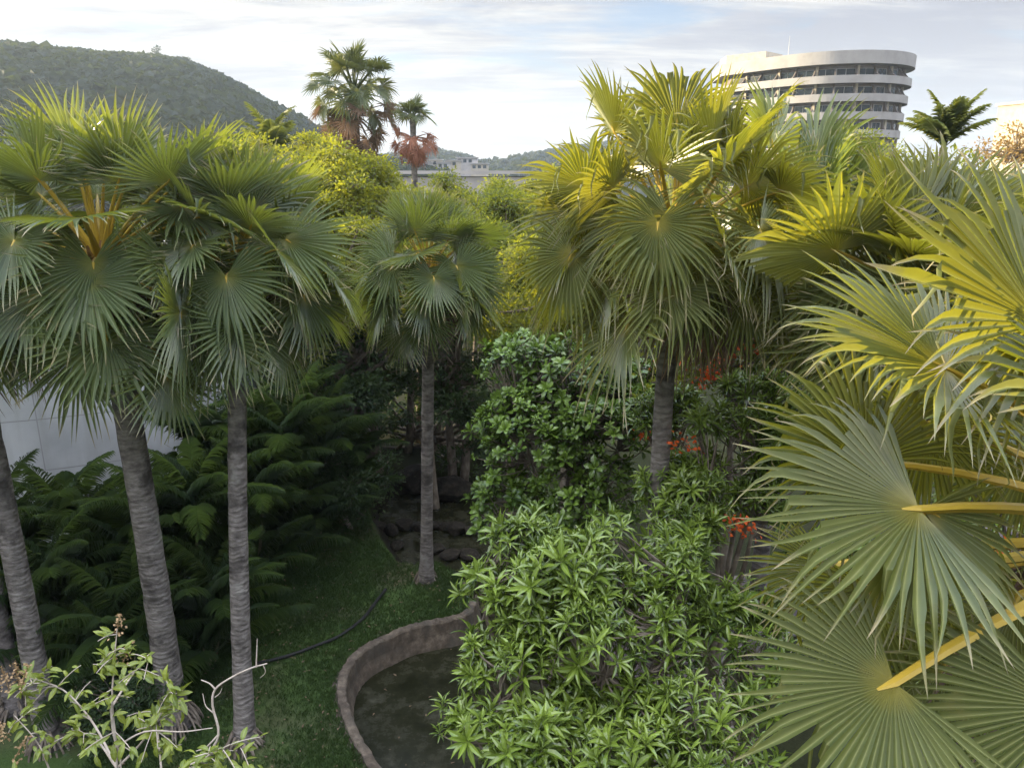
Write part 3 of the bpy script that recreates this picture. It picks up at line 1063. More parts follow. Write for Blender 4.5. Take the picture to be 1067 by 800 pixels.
# curved pond wall
def pond_wall():
    mb = MB()
    p = rim
    tng = unit(np.gradient(p, axis=0))
    nrm = np.column_stack([tng[:, 1], -tng[:, 0]])        # towards the pond (right-hand side going round)
    rr = np.random.default_rng(5)
    wobble = 0.012 * rr.standard_normal(len(p))
    prof = [(-0.34, -0.14), (-0.28, -0.012), (-0.13, 0.0), (-0.125, 0.055), (-0.11, 0.075), (0.03, 0.07), (0.06, 0.045), (0.085, -0.25), (0.19, -0.60), (0.20, -0.98)]
    rows = []
    for (o, z) in prof:
        q = p + nrm * (o + wobble * (z > -0.2))[:, None] if np.ndim(o) else p + nrm * (o + wobble[:, None] * (1 if z > -0.2 else 0.5))
        rows.append(np.column_stack([q, np.full(len(p), z) + 0.008 * rr.standard_normal(len(p))]))
    V = np.stack(rows, 1)
    k = len(prof)
    i, j = np.meshgrid(np.arange(len(p) - 1), np.arange(k - 1), indexing='ij')
    b = i * k + j
    mb.add(V.reshape(-1, 3), np.stack([b, b + 1, b + k + 1, b + k], -1).reshape(-1, 4))
    m, t = new_mat('stained_concrete')
    tc = node(t, 'ShaderNodeTexCoord')
    n1 = node(t, 'ShaderNodeTexNoise')
    sock(n1, 'Scale', 5.0)
    sock(n1, 'Detail', 9.0)
    sock(n1, 'Roughness', 0.68)
    t.links.new(tc.outputs['Object'], n1.inputs['Vector'])
    c = ramp(t, n1.outputs['Fac'], [(0.3, (0.036, 0.027, 0.018)), (0.5, (0.082, 0.063, 0.044)), (0.7, (0.17, 0.138, 0.10))])
    n2 = node(t, 'ShaderNodeTexNoise')
    sock(n2, 'Scale', 1.3)
    sock(n2, 'Detail', 5.0)
    t.links.new(tc.outputs['Object'], n2.inputs['Vector'])
    c = mix(t, ramp(t, n2.outputs['Fac'], [(0.5, (0, 0, 0)), (0.66, (0.75, 0.75, 0.75))]), c, (0.05, 0.045, 0.035))
    pb = node(t, 'ShaderNodeBsdfPrincipled')
    t.links.new(c, pb.inputs['Base Color'])
    sock(pb, 'Roughness', 0.9)
    bp = node(t, 'ShaderNodeBump')
    sock(bp, 'Strength', 0.6)
    sock(bp, 'Distance', 0.03)
    t.links.new(n1.outputs['Fac'], bp.inputs['Height'])
    t.links.new(bp.outputs[0], pb.inputs['Normal'])
    finish(t, pb.outputs[0])
    tag(obj('pond_wall', mb, m, base=(*p[len(p) // 2], 0.0)), 'low curved concrete wall edging the pond beside the lawn', 'wall')


pond_wall()

# hose on the lawn
hp = catmull([np.append(G(*p)[:2], 0) for p in [(268, 694), (300, 686), (330, 675), (355, 664), (378, 646), (392, 628), (402, 615)]], 8)
hp[:, 2] = ground_z(hp[:, 0], hp[:, 1]) + 0.055
mb = MB()
mb.tube(hp, 0.038, 8)
M_hose = rough_mat('black_rubber', [(0.008, 0.008, 0.009), (0.02, 0.02, 0.02)], rough=0.5, bump=0.05)
tag(obj('hose', mb, M_hose, base=hp[0], smooth=True), 'black hose lying in a curve across the dark lawn', 'hose')

# rocks along the stream
M_rock = rough_mat('rock', [(0.008, 0.007, 0.006), (0.020, 0.017, 0.013), (0.06, 0.05, 0.038)], scale=3.5, rough=0.9, bump=0.7)


def rock_mesh(seed):
    import bmesh
    r = np.random.default_rng(seed)
    bm = bmesh.new()
    bmesh.ops.create_icosphere(bm, subdivisions=3, radius=1.0)
    v = np.array([x.co for x in bm.verts])
    k = unit(r.standard_normal((9, 3)))
    for q in k:
        lim = r.uniform(0.55, 0.9)
        over = np.maximum(0, v @ q - lim)
        v = v - over[:, None] * q * 0.9
    v += 0.05 * np.column_stack([wob(v[:, 1] + v[:, 2], v[:, 0], 4, seed + a) for a in range(3)])
    for x, co in zip(bm.verts, v):
        x.co = co
    me = bpy.data.meshes.new('rock')
    bm.to_mesh(me)
    bm.free()
    me.materials.append(M_rock)
    return me


rock_meshes = [rock_mesh(s) for s in (1, 2, 3, 4)]
rocks = [
    (392, 549, .36, .24, 'pale boulder at the left end of the stream rock row'),
    (407, 552, .30, .2, None), (421, 547, .34, .2, None), (436, 549, .28, .17, None), (452, 547, .27, .16, None), (464, 548, .24, .16, None),
    (476, 551, .38, .22, None), (491, 553, .28, .18, None), (506, 552, .33, .2, None), (521, 556, .3, .2, None), (533, 560, .34, .22, None),
    (388, 523, .42, .28, 'lone grey rock on the far bank left of the row of stream rocks'),
    (433, 507, .75, .5, 'rounded brown boulder deep in the shade left of the middle palm trunk'),
    (469, 516, .8, .5, 'largest rounded boulder in the shade right of the middle palm trunk'),
    (456, 572, .3, .16, None), (470, 577, .36, .14, None), (490, 576, .4, .13, None), (412, 568, .28, .16, None), (403, 581, .3, .15, None),
]
for q, (px, py, s, hh, lab) in enumerate(rocks):
    o = bpy.data.objects.new('rock', rock_meshes[q % 4])
    COL.objects.link(o)
    g = G(px, py, -0.38)
    o.location = (g[0], g[1], -0.45 + hh * 0.3 if lab is None or 'stream' in lab else hh * 0.2 - 0.2)
    o.scale = (s, s * 0.8, hh)
    o.rotation_euler = (0, 0, q * 1.9)
    tag(o, lab or ('small stone in the row damming the stream under the trees' if py < 565 else 'dim wet stone in the stream behind the middle palm'), 'rock', 'rocks lining the stream')

# ------------------------------------------------------------------ hill and far hills
def ridge_terrain(name, label, px_prof, dist, near, forest_n, seed, crown_r, mat_ground, forest_label, pxlo, pxhi, far=1.5, dens_far=0.25, rough=4.0):
    prof = np.array(px_prof, float)
    k, m = 90, 44
    pxs = np.linspace(pxlo, pxhi, k)
    hy = np.interp(pxs, prof[:, 0], prof[:, 1])
    az = np.arctan((pxs - 533.5) / FPX / CP)
    # height of the ridge so that it shows at that row of the photo
    elev = []
    for x_, y_ in zip(pxs, hy):
        v = W(x_, y_, 1.0) - np.array([0, 0, CAM_Z])
        elev.append(v[2] / math.hypot(v[0], v[1]))
    top = CAM_Z + np.array(elev) * dist - crown_r * 0.9
    rr = np.linspace(near, dist * far, m)

    def height(a_i, r_):
        t = np.clip((r_ - near) / (dist - near), 0, None)
        s = np.where(t < 1, 1 - (1 - np.minimum(t, 1)) ** 1.5, 1 - 0.5 * np.clip((t - 1) * 2, 0, 1) ** 1.5)
        return np.maximum(top[a_i], -0.6) * s
    A, Rr = np.meshgrid(np.arange(k), rr, indexing='ij')
    Zh = height(A, Rr)
    Xh, Yh = np.sin(az)[A] * Rr, np.cos(az)[A] * Rr
    tmid = np.clip((Rr - near) / (dist - near), 0, 1.2)
    Zh = Zh + rough * wob(Xh, Yh, 0.035 * 450 / dist, seed) * np.clip(tmid * (1.05 - np.minimum(tmid, 1)) * 4, 0, 1) - 1.0
    mb = MB()
    i, j = np.meshgrid(np.arange(k - 1), np.arange(m - 1), indexing='ij')
    b = i * m + j
    mb.add(np.stack([Xh, Yh, Zh], -1).reshape(-1, 3), np.stack([b, b + m, b + m + 1, b + 1], -1).reshape(-1, 4))
    tag(obj(name, mb, mat_ground, smooth=True), label, 'hill', kind='structure')
    # the wood that covers it: many uneven crowns, one mass
    r = np.random.default_rng(seed)
    ai = r.uniform(0, k - 1.001, forest_n)
    ri = r.uniform(0, 1, forest_n) ** 0.8 * (m - 2) * (1 / far) * 1.12
    ri = np.minimum(ri, m - 2.01)
    a0, r0 = ai.astype(int), ri.astype(int)
    fa, fb = ai - a0, ri - r0
    P = np.stack([Xh, Yh, Zh], -1)
    p = (P[a0, r0] * ((1 - fa) * (1 - fb))[:, None] + P[a0 + 1, r0] * (fa * (1 - fb))[:, None] + P[a0, r0 + 1] * ((1 - fa) * fb)[:, None] + P[a0 + 1, r0 + 1] * (fa * fb)[:, None])
    cr = crown_r * r.uniform(0.5, 1.35, forest_n)
    p[:, 2] += cr * 0.5
    q = 26
    d = unit(r.standard_normal((forest_n, q, 3)))
    d[..., 2] = np.abs(d[..., 2]) * 1.0 - 0.15
    pos = p[:, None, :] + d * (cr[:, None] * r.uniform(0.7, 1.1, (forest_n, q)))[..., None]
    dd = unit(np.cross(d, r.standard_normal((forest_n, q, 3))))
    nn = unit(d + r.normal(0, 0.35, d.shape))
    ln = np.repeat(cr, q) * 0.75 * r.uniform(0.6, 1.3, forest_n * q)
    tint = np.clip(np.repeat(0.45 + r.normal(0, 0.34, forest_n), q) + r.normal(0, 0.1, forest_n * q), 0, 1)
    mf = MB()
    ps, ds = pos.reshape(-1, 3), dd.reshape(-1, 3)
    scatter(mf, SMALL[0], SMALL[1], ps - ds * (ln * 0.5)[:, None], ds, nn.reshape(-1, 3), ln, ln * 0.8, tint)
    tag(obj('forest', mf, M_hillwood), forest_label, 'forest', kind='stuff')


M_hill = rough_mat('hill_soil', [(0.014, 0.021, 0.010), (0.028, 0.038, 0.016), (0.06, 0.058, 0.038)], scale=0.05, rough=0.95, bump=0.2)
ridge_terrain('hill', 'large dark wooded hill rising behind the palms on the left', [(-400, 60), (-150, 52), (0, 50), (40, 52), (70, 56), (110, 60), (150, 65), (200, 67), (225, 71), (250, 81), (275, 95), (300, 110), (325, 124), (345, 137), (370, 152), (400, 166), (440, 176), (520, 182)],
              480, 190, 15000, 21, 4.0, M_hill, 'dense dark forest covering the large hill', -260, 470)
ridge_terrain('hill', 'low blue wooded hills far off under the bright horizon', [(330, 172), (400, 166), (440, 160), (452, 158), (470, 160), (490, 165), (505, 172), (520, 171), (540, 166), (556, 163), (580, 158), (640, 150), (700, 150), (800, 160), (1100, 165)],
              1050, 560, 5200, 22, 7.0, M_hill, 'blue green woods on the far low hills', 330, 800, rough=6.0)

# a few tall trees standing clear on the ridge
for q, (px, py, hgt, wd, lab) in enumerate([(164, 66, 9.5, 2.2, 'tallest slim tree alone on the hill ridge'), (151, 67, 5.0, 2.6, 'round tree on the ridge left of the tallest slim tree'), (193, 69, 4.5, 3.2, 'broad low tree on the ridge right of the tallest slim tree')]):
    g = W(px, py, 470)
    leaf_tree(lab, g - np.array([0, 0, 3.0]), [(g + np.array([0, 0, hgt * 0.55]), (wd, wd, hgt * 0.45)), (g + np.array([0.4, 0, hgt * 0.25]), (wd * 1.2, wd, hgt * 0.3))], 500, 1.3, M_hillwood, 300 + q, trunk_r=0.45, clump=14, sig=0.6, split=0, group='trees standing on the ridge', name='ridge_tree')

# ------------------------------------------------------------------ buildings
def paint(name, cols, rough=0.7, scale=1.2, bump=0.08):
    return rough_mat(name, cols, scale=scale, rough=rough, bump=bump)


M_white = paint('white_render', [(0.32, 0.31, 0.30), (0.39, 0.378, 0.365), (0.44, 0.425, 0.41)])
M_cream = paint('cream_render', [(0.36, 0.31, 0.235), (0.44, 0.385, 0.295), (0.48, 0.425, 0.335)])
M_grey = paint('grey_concrete', [(0.30, 0.28, 0.26), (0.42, 0.39, 0.365), (0.48, 0.45, 0.42)], scale=0.4)
M_room = paint('shaded_room_wall', [(0.18, 0.152, 0.135), (0.25, 0.215, 0.19)])  # darker wall tone; shade of recesses and balcony undersides put into colour
M_frame = paint('window_frame_paint', [(0.45, 0.44, 0.42), (0.55, 0.54, 0.52)])


def glass_material():
    m, t = new_mat('window_glass')
    pb = node(t, 'ShaderNodeBsdfPrincipled')
    sock(pb, 'Base Color', (0.02, 0.03, 0.035, 1))
    sock(pb, 'Roughness', 0.15)
    sock(pb, 'Specular IOR Level', 0.3)
    finish(t, pb.outputs[0])
    return m


M_glass = glass_material()


def panel_material():
    """white panels with thin dark joints"""
    m, t = new_mat('white_panels')
    tc = node(t, 'ShaderNodeTexCoord')
    sp = node(t, 'ShaderNodeSeparateXYZ')
    t.links.new(tc.outputs['Object'], sp.inputs[0])
    at = node(t, 'ShaderNodeAttribute', attribute_name='leafdata')
    s2 = node(t, 'ShaderNodeSeparateXYZ')
    t.links.new(at.outputs['Vector'], s2.inputs[0])

    def joint(v, period, w):
        f = math_n(t, 'PINGPONG', v, period / 2)
        return math_n(t, 'LESS_THAN', f, w)
    j = math_n(t, 'MAXIMUM', joint(sp.outputs[2], 1.35, 0.014), joint(s2.outputs[0], 2.2, 0.014))
    n1 = node(t, 'ShaderNodeTexNoise')
    sock(n1, 'Scale', 0.8)
    sock(n1, 'Detail', 8.0)
    t.links.new(tc.outputs['Object'], n1.inputs['Vector'])
    c = ramp(t, n1.outputs['Fac'], [(0.3, (0.36, 0.375, 0.38)), (0.6, (0.50, 0.515, 0.52))])
    mp = node(t, 'ShaderNodeMapping')
    mp.inputs['Scale'].default_value = (3.0, 3.0, 0.22)
    t.links.new(tc.outputs['Object'], mp.inputs[0])
    n2 = node(t, 'ShaderNodeTexNoise')
    sock(n2, 'Scale', 1.0)
    sock(n2, 'Detail', 6.0)
    t.links.new(mp.outputs[0], n2.inputs['Vector'])
    c = mix(t, ramp(t, n2.outputs['Fac'], [(0.50, (0, 0, 0)), (0.72, (0.55, 0.55, 0.55))]), c, (0.30, 0.30, 0.29))
    c = mix(t, j, c, (0.3, 0.3, 0.3))
    pb = node(t, 'ShaderNodeBsdfPrincipled')
    t.links.new(c, pb.inputs['Base Color'])
    sock(pb, 'Roughness', 0.55)
    finish(t, pb.outputs[0])
    return m


def strip_wall(mb, path, z0, z1, closed=False):
    p = np.asarray(path, float)
    s = np.concatenate([[0], np.cumsum(np.linalg.norm(np.diff(p, axis=0), axis=1))])
    k = len(p)
    V = np.concatenate([np.column_stack([p, np.full(k, z0)]), np.column_stack([p, np.full(k, z1)])])
    A = np.zeros((2 * k, 3))
    A[:, 0] = np.concatenate([s, s])
    i = np.arange(k - 1)
    f = np.stack([i, i + 1, i + 1 + k, i + k], -1)
    if closed:
        f = np.concatenate([f, [[k - 1, 0, k, 2 * k - 1]]])
    mb.add(V, f, A)


def prism(mb, poly, z0, z1):
    """closed wall strip plus top and bottom fans (poly roughly convex)"""
    p = np.asarray(poly, float)
    strip_wall(mb, p, z0, z1, True)
    k = len(p)
    c = p.mean(0)
    for z, rev in ((z1, False), (z0, True)):
        V = np.concatenate([np.column_stack([p, np.full(k, z)]), [[c[0], c[1], z]]])
        i = np.arange(k)
        f = np.stack([i, (i + 1) % k, np.full(k, k)], -1)
        mb.add(V, f[:, ::-1] if rev else f)


# the white panelled hall on the left and an added unseen sun-blocking wing
front = catmull([(-7.4, 22.4), (-7.9, 20.9), (-8.9, 19.8), (-10.6, 18.8), (-13.0, 17.9), (-16.2, 17.6)], 6)
hall_poly = np.concatenate([front, [(-16.2, 30.0), (-11.0, 30.0)]])[::-1]
hall = thing('white_hall', (-11, 24, 0), 'white panelled building with a curved wall behind the left palms', 'building')
mb = MB()
strip_wall(mb, hall_poly, -0.3, 7.25, True)
obj('wall', mb, panel_material(), hall)
mb = MB()
prism(mb, np.asarray(hall_poly) * 1.0 + (np.asarray(hall_poly) - np.asarray(hall_poly).mean(0)) * 0.012, 7.253, 7.5)
obj('roof', mb, M_white, hall)
mb = MB()
mb.box((-21.7, 8.5, 6.2), (10.8, 28.0, 12.4))
shade_wing = obj('shade_wing', mb, M_white, hall)
mb = MB()
mb.box((-21.7, 8.5, 12.55), (11.3, 28.5, 0.28))
obj('cornice', mb, M_white, shade_wing)
for kz in (2.2, 5.4, 8.6):
    for ky in (-2.5, 2.0, 6.5, 11.0):
        mb = MB()
        mb.box((-16.28, ky, kz), (0.08, 1.8, 1.6))
        wdw = obj('window', mb, M_frame, hall)
        mb = MB()
        mb.box((-16.235, ky, kz), (0.03, 1.6, 1.4))
        obj('pane', mb, M_glass, wdw)

# long low grey roof building in the middle distance
pa, pb_ = W(286, 172, 62), W(548, 177.5, 62)
ang = math.atan2(pb_[1] - pa[1], pb_[0] - pa[0])
cmid = 0.5 * (pa + pb_)
ln = np.linalg.norm((pb_ - pa)[:2])
ztop = W(500, 178, 62)[2]
low = thing('long_flat_roofed_building', (cmid[0], cmid[1] + 6, 0), 'long low grey flat roofed building beyond the sunlit tree tops', 'building')
mb = MB()
mb.box((cmid[0], cmid[1] + 6, ztop / 2 - 0.25), (ln, 11, ztop - 0.5), ang)
obj('wall', mb, M_grey, low)
mb = MB()
mb.box((cmid[0], cmid[1] + 6, ztop - 0.13), (ln + 0.6, 11.6, 0.26), ang)
obj('roof', mb, M_grey, low)
nrm = np.array([math.sin(ang), -math.cos(ang)])
tan_ = np.array([math.cos(ang), math.sin(ang)])
for q in range(6):
    c = np.array([cmid[0], cmid[1] + 6]) + nrm * 5.52 + tan_ * ((q - 2.5) * ln / 6.2)
    mb = MB()
    mb.box((c[0], c[1], ztop - 3.6), (1.6, 0.08, 1.1), ang)
    wdw = obj('window', mb, M_frame, low)
    mb = MB()
    c2 = c + nrm * 0.045
    mb.box((c2[0], c2[1], ztop - 3.6), (1.4, 0.03, 0.9), ang)
    obj('pane', mb, M_glass, wdw)

# hillside houses under the far hills
for q, (px, py, w_, h_, lab) in enumerate([
        (444, 173, 8, 3.4, 'low white house at the left of the far hillside row'), (453, 171, 8, 4.0, 'white two window house below the far wooded hill'), (463, 173, 7, 3.2, 'small white house just left of the big pale far house'),
        (473, 172, 8, 4.2, 'square pale house in the middle of the far hillside row'), (487, 170, 11, 5.0, 'largest pale terraced house on the far hillside'), (500, 174, 9, 3.0, 'low house at the right end of the far hillside row')]):
    c = W(px, py, 410)
    hs = thing('hillside_house', (c[0], c[1], 0), lab, 'house', 'white houses on the far hillside')
    mb = MB()
    mb.box((c[0], c[1], c[2] / 2), (w_, 8, c[2] + h_))
    obj('wall', mb, M_cream if q % 2 else M_grey, hs)
    zt = c[2] + h_ / 2
    mb = MB()
    mb.box((c[0], c[1], zt + 0.2), (w_ + 1.2, 9.2, 0.4))
    obj('roof', mb, M_grey, hs)
    for s_ in range(int(w_ // 3)):
        mb = MB()
        mb.box((c[0] - w_ / 2 + 1.6 + s_ * 2.8, c[1] - 4.03, zt - 1.5), (1.7, 0.1, 1.6))
        obj('window', mb, M_glass, hs)

# the round hotel
M_hotel = paint('hotel_render', [(0.26, 0.245, 0.225), (0.33, 0.312, 0.29), (0.37, 0.352, 0.33)], scale=0.35)


def hotel():
    N = W(872, 53, 131.0)
    a = math.atan2(N[0], N[1])
    U = np.array([math.cos(a), -math.sin(a)])
    Vv = np.array([math.sin(a), math.cos(a)])
    O = N[:2]
    curve = catmull([(-21.5, 11.6), (-14.5, 6.3), (-8, 2.3), (-2.5, 0.3), (2.5, 0.25), (7, 1.7), (10.8, 4.8), (13.3, 9.2), (14.2, 14.5), (13.4, 20), (10.5, 25.5), (5, 30)], 7)
    back = np.array([(-6, 34), (-18, 34), (-25, 24)])
    loop = np.concatenate([curve, back])

    def place(pts):
        p = np.asarray(pts)
        return O + 0.94 * (p[:, :1] * U + p[:, 1:2] * Vv)
    cen = np.array([-6.0, 17.0])

    def inset(pts, dist):
        p = np.asarray(pts)
        nx_ = np.roll(p, -1, 0) - np.roll(p, 1, 0)
        n_ = unit(np.column_stack([-nx_[:, 1], nx_[:, 0]]))
        return p + n_ * dist
    root = thing('round_hotel', (*(O + Vv * 15), 0), 'large white hotel with curved stacked balconies above the right palms', 'building')
    zt = N[2]
    pitch = 2.95
    mbw = MB()
    wl = inset(loop, 2.0)
    strip_wall(mbw, place(wl), -0.2, zt - 0.3, True)
    obj('wall', mbw, M_room, root)

    def ring(mb, outer, inner, z0, z1):
        k = len(outer)
        o_, i_ = place(outer), place(inner)
        V = np.concatenate([np.column_stack([o_, np.full(k, z0)]), np.column_stack([o_, np.full(k, z1)]), np.column_stack([i_, np.full(k, z1)]), np.column_stack([i_, np.full(k, z0)])])
        i = np.arange(k)
        n2 = (i + 1) % k
        f = np.concatenate([np.stack([i + k * s0, n2 + k * s0, n2 + k * s1, i + k * s1], -1) for s0, s1 in ((0, 1), (1, 2), (2, 3), (3, 0))])
        mb.add(V, f)
    mb = MB()
    ring(mb, inset(loop, -0.15), inset(loop, 2.3), zt - 2.1, zt)
    rf = obj('roof_band', mb, M_hotel, root)
    mb = MB()
    c2 = place(inset(loop, 1.9))
    prism(mb, c2, zt - 0.9, zt - 0.5)
    obj('roof_deck', mb, M_grey, rf)
    nfl = int((zt - 4) // pitch)
    cl = curve
    seg = np.concatenate([[0], np.cumsum(np.linalg.norm(np.diff(cl, axis=0), axis=1))])

    def at(s, ins):
        p = inset(loop, ins)[:len(cl)]
        return np.array([np.interp(s, seg, p[:, 0]), np.interp(s, seg, p[:, 1])])
    for k in range(nfl):
        ptop = zt - 3.9 - k * pitch
        ins = 0.10 + 0.30 * k
        mb = MB()
        ring(mb, inset(loop, ins), inset(loop, ins + 0.22), ptop - 1.28, ptop)
        pp = obj('balcony_parapet', mb, M_hotel, root)
        mb = MB()
        ring(mb, inset(loop, ins + 0.223), inset(loop, 2.1 + 0.30 * min(k, 0)), ptop - 1.22, ptop - 1.0)
        obj('balcony_floor', mb, M_room, pp)
        if k > 6:
            continue
        s = 3.0
        b = 0
        while s < seg[-1] - 6:
            q = at(s, 1.93)
            q2 = at(s + 0.2, 1.93)
            t_ = unit(q2 - q)
            wq = O + 0.94 * (q[0] * U + q[1] * Vv)
            tw = t_[0] * U + t_[1] * Vv
            rz = math.atan2(tw[1], tw[0])
            full = b < 8
            width = 2.9 if full else 1.7
            mb = MB()
            mb.box((wq[0], wq[1], ptop + 0.05), (width + 0.3, 0.12, 2.35), rz)
            wn = obj('window', mb, M_frame, root)
            mb = MB()
            pr = at(s, 1.85)
            wp = O + 0.94 * (pr[0] * U + pr[1] * Vv)
            hw = width / 2
            for sg in (-1, 1):
                mb.box((wp[0] + sg * tw[0] * (hw / 2 + 0.03), wp[1] + sg * tw[1] * (hw / 2 + 0.03), ptop + 0.05), (hw - 0.05, 0.06, 2.2), rz)
            obj('pane', mb, M_glass, wn)
            # slanted partition between two balconies
            sp_ = s + 1.95
            A_, B_ = at(sp_, 2.02), at(sp_, ins + 0.23)
            Aw, Bw = O + 0.94 * (A_[0] * U + A_[1] * Vv), O + 0.94 * (B_[0] * U + B_[1] * Vv)
            td = np.array([tw[0], tw[1]]) * 0.11
            zc = ptop + 1.75
            prof = [(Aw, ptop - 1.0), (Bw, ptop - 1.0), (Bw, ptop + 0.12), (Bw * 0.75 + Aw * 0.25, ptop + 0.3), (Aw, zc)]
            Vs = [(*(p - td), z) for p, z in prof] + [(*(p + td), z) for p, z in prof]
            mb = MB()
            mb.add(Vs, [[0, 1, 6, 5], [1, 2, 7, 6], [2, 3, 8, 7], [3, 4, 9, 8], [4, 0, 5, 9]])
            mb.f.append(np.array([[0, 4, 3], [0, 3, 2], [0, 2, 1], [5, 6, 7], [5, 7, 8], [5, 8, 9]]) + mb.n - 10)
            obj('balcony_partition', mb, M_room, root)
            if b % 2 == 0:
                col = at(sp_ + 0.4, 1.6)
                cw = O + 0.94 * (col[0] * U + col[1] * Vv)
                mb = MB()
                mb.box((cw[0], cw[1], ptop + 0.36), (0.4, 0.4, 2.65), rz)
                obj('column', mb, M_cream, root)
            s += 4.0
            b += 1
    # stair house on the roof
    ph = place([(-21, 13), (-13, 9.4), (-10.2, 15.5), (-16, 18), (-23, 19)])
    mb = MB()
    prism(mb, ph, zt - 0.6, zt + 1.7)
    obj('stair_house', mb, M_cream, root)
    pm_ = place([(-9, 13)])[0]
    mb = MB()
    mb.tube([(pm_[0], pm_[1], zt - 0.6), (pm_[0], pm_[1], zt + 2.5), (pm_[0], pm_[1], zt + 4.6)], [0.09, 0.06, 0.03], 8)
    obj('mast', mb, M_frame, root)
    for (u_, v_) in ((-4, 9), (2, 10), (7, 13)):
        pa_ = place([(u_, v_)])[0]
        mb = MB()
        mb.box((pa_[0], pa_[1], zt + 0.1), (1.6, 1.2, 1.3), 0.3)
        obj('roof_unit', mb, M_grey, root)
    return root


hotel()

# the cream block at the far right
c = W(1103, 106, 92)
cb = thing('cream_block', (c[0], c[1] + 4, 0), 'sunlit cream apartment block at the right edge of the skyline', 'building')
mb = MB()
mb.box((c[0] + 1.0, c[1] + 4, c[2] / 2), (6.4, 7.5, c[2]), R(14))
obj('wall', mb, M_cream, cb)
mb = MB()
mb.box((c[0] + 1.0, c[1] + 4, c[2] + 0.16), (6.9, 8.0, 0.32), R(14))
obj('cornice', mb, M_cream, cb)
mb = MB()
mb.box((c[0] + 5.6, c[1] + 5, c[2] / 2 - 1.1), (4.5, 7.0, c[2] - 2.2), R(14))
obj('side_wing', mb, M_cream, cb)
for kz in range(3):
    for kx in (-0.3, 2.2):
        mb = MB()
        p = np.array([c[0] + 1.0, c[1] + 4]) + np.array([math.cos(R(14)) * kx + math.sin(R(14)) * 3.77, math.sin(R(14)) * kx - math.cos(R(14)) * 3.77])
        mb.box((p[0], p[1], c[2] - 2.0 - 3 * kz), (1.2, 0.1, 1.5), R(14))
        obj('window', mb, M_glass, cb)

# ================================================================== PALMS
def gz(x, y):
    return float(ground_z(np.array([x]), np.array([y]))[0])


def gp(px, py):
    g = G(px, py)
    return np.array([g[0], g[1], gz(g[0], g[1])])


def sp(lst, C, d0):
    """hand-set fronds: (px, py, depth offset, bend, twist, radius factor)"""
    return [(W(a, b_, d0 + dd), be, tw, rf) for a, b_, dd, be, tw, rf in lst]


# three tall palms on the left
C = W(104, 262, 11.9)
fan_palm('tall fan palm with the thickest trunk, rising behind the flowering shrub', gp(183, 757), C, 0.235, 0.20, 1.14, 1.4, 34, 41,
         sp([(97, 274, -1.1, 55, 5, 0.98), (83, 366, -0.7, 30, -8, 1.05), (188, 326, -0.75, 62, 25, 1.1), (173, 390, -0.35, 30, 10, 0.95), (40, 184, -0.7, -22, -15, 1.05), (128, 175, -0.5, -14, 8, 1.05), (75, 160, -0.1, -5, 0, 1.05), (175, 190, -0.6, -16, 15, 1.0), (205, 178, 0.0, -5, 25, 1.0), (10, 330, -0.6, 45, -15, 0.9), (215, 225, -0.3, 35, 10, 1.0)], C, 11.9), dead=2, bow=(0.1, 0, 0))
C = W(245, 278, 12.6)
fan_palm('slimmer straight fan palm just right of the thickest palm trunk', gp(255, 778), C, 0.17, 0.145, 1.12, 1.3, 34, 42,
         sp([(262, 220, -0.6, -12, 25, 1.05), (300, 290, -0.3, 55, 20, 1.0), (290, 345, -0.3, 35, 25, 0.95), (235, 195, -0.3, -8, 10, 1.0), (225, 350, -0.9, 45, -5, 1.0), (300, 215, 0.2, -5, 35, 1.0), (308, 262, 0.1, 20, 40, 0.9)], C, 12.6), dead=2, bow=(-0.12, 0, 0))
C = W(-42, 300, 12.2)
fan_palm('leaning fan palm at the left edge of the lawn, its crown cut by the frame', gp(52, 775), C, 0.20, 0.17, 1.2, 1.35, 28, 43,
         sp([(2, 320, -0.5, 50, 0, 1.0), (15, 250, -0.3, 60, 10, 1.0), (-5, 205, -0.3, -10, 0, 1.0)], C, 12.2), dead=2, bow=(0.05, 0, 0))
C = W(-70, 250, 16.5)
fan_palm('thin dim fan palm trunk behind the leaning palm at the left edge', gp(16, 742), C, 0.17, 0.15, 1.2, 1.0, 20, 44, nseg=34, dead=1)
# the palm in the middle
C = W(446, 278, 16.6)
fan_palm('lone slender fan palm on the lawn in the middle, beside the pond wall', gp(444, 604), C, 0.15, 0.135, 1.02, 1.05, 36, 45,
         sp([(444, 330, -0.6, 30, 0, 0.9), (405, 312, -0.5, 45, 0, 0.9), (488, 318, -0.4, 45, 5, 0.95), (420, 345, -0.3, 25, 0, 0.85)], C, 16.6), dead=1, flare=1.9)

# the large palm right of the middle
C = W(702, 245, 10.6)
Bq = W(690, 400, 10.95)
fan_palm('big fan palm with ragged sunlit crown right of the middle', np.array([Bq[0] + 0.1, Bq[1] + 0.5, 0.0]), C, 0.155, 0.135, 1.03, 1.4, 34, 46,
         sp([(640, 138, -0.3, -10, -15, 1.05), (705, 132, -0.1, -5, 0, 1.1), (610, 195, -0.5, -5, -40, 1.0), (722, 262, -0.9, 60, 5, 0.95), (725, 300, -0.7, 55, 10, 0.9), (640, 285, -0.4, 40, -15, 1.1), (778, 195, -0.4, 5, 50, 1.1), (785, 145, 0.0, -6, 25, 1.15), (600, 270, 0.1, 40, -10, 1.05), (655, 225, -0.8, 70, 0, 0.95), (742, 155, -0.5, -12, 12, 1.1), (672, 140, 0.3, -5, 0, 1.0)], C, 10.6), mat=M_fan_right, dead=7, sag=0.07, kink=0.12, droop=(0.05, 0.32))
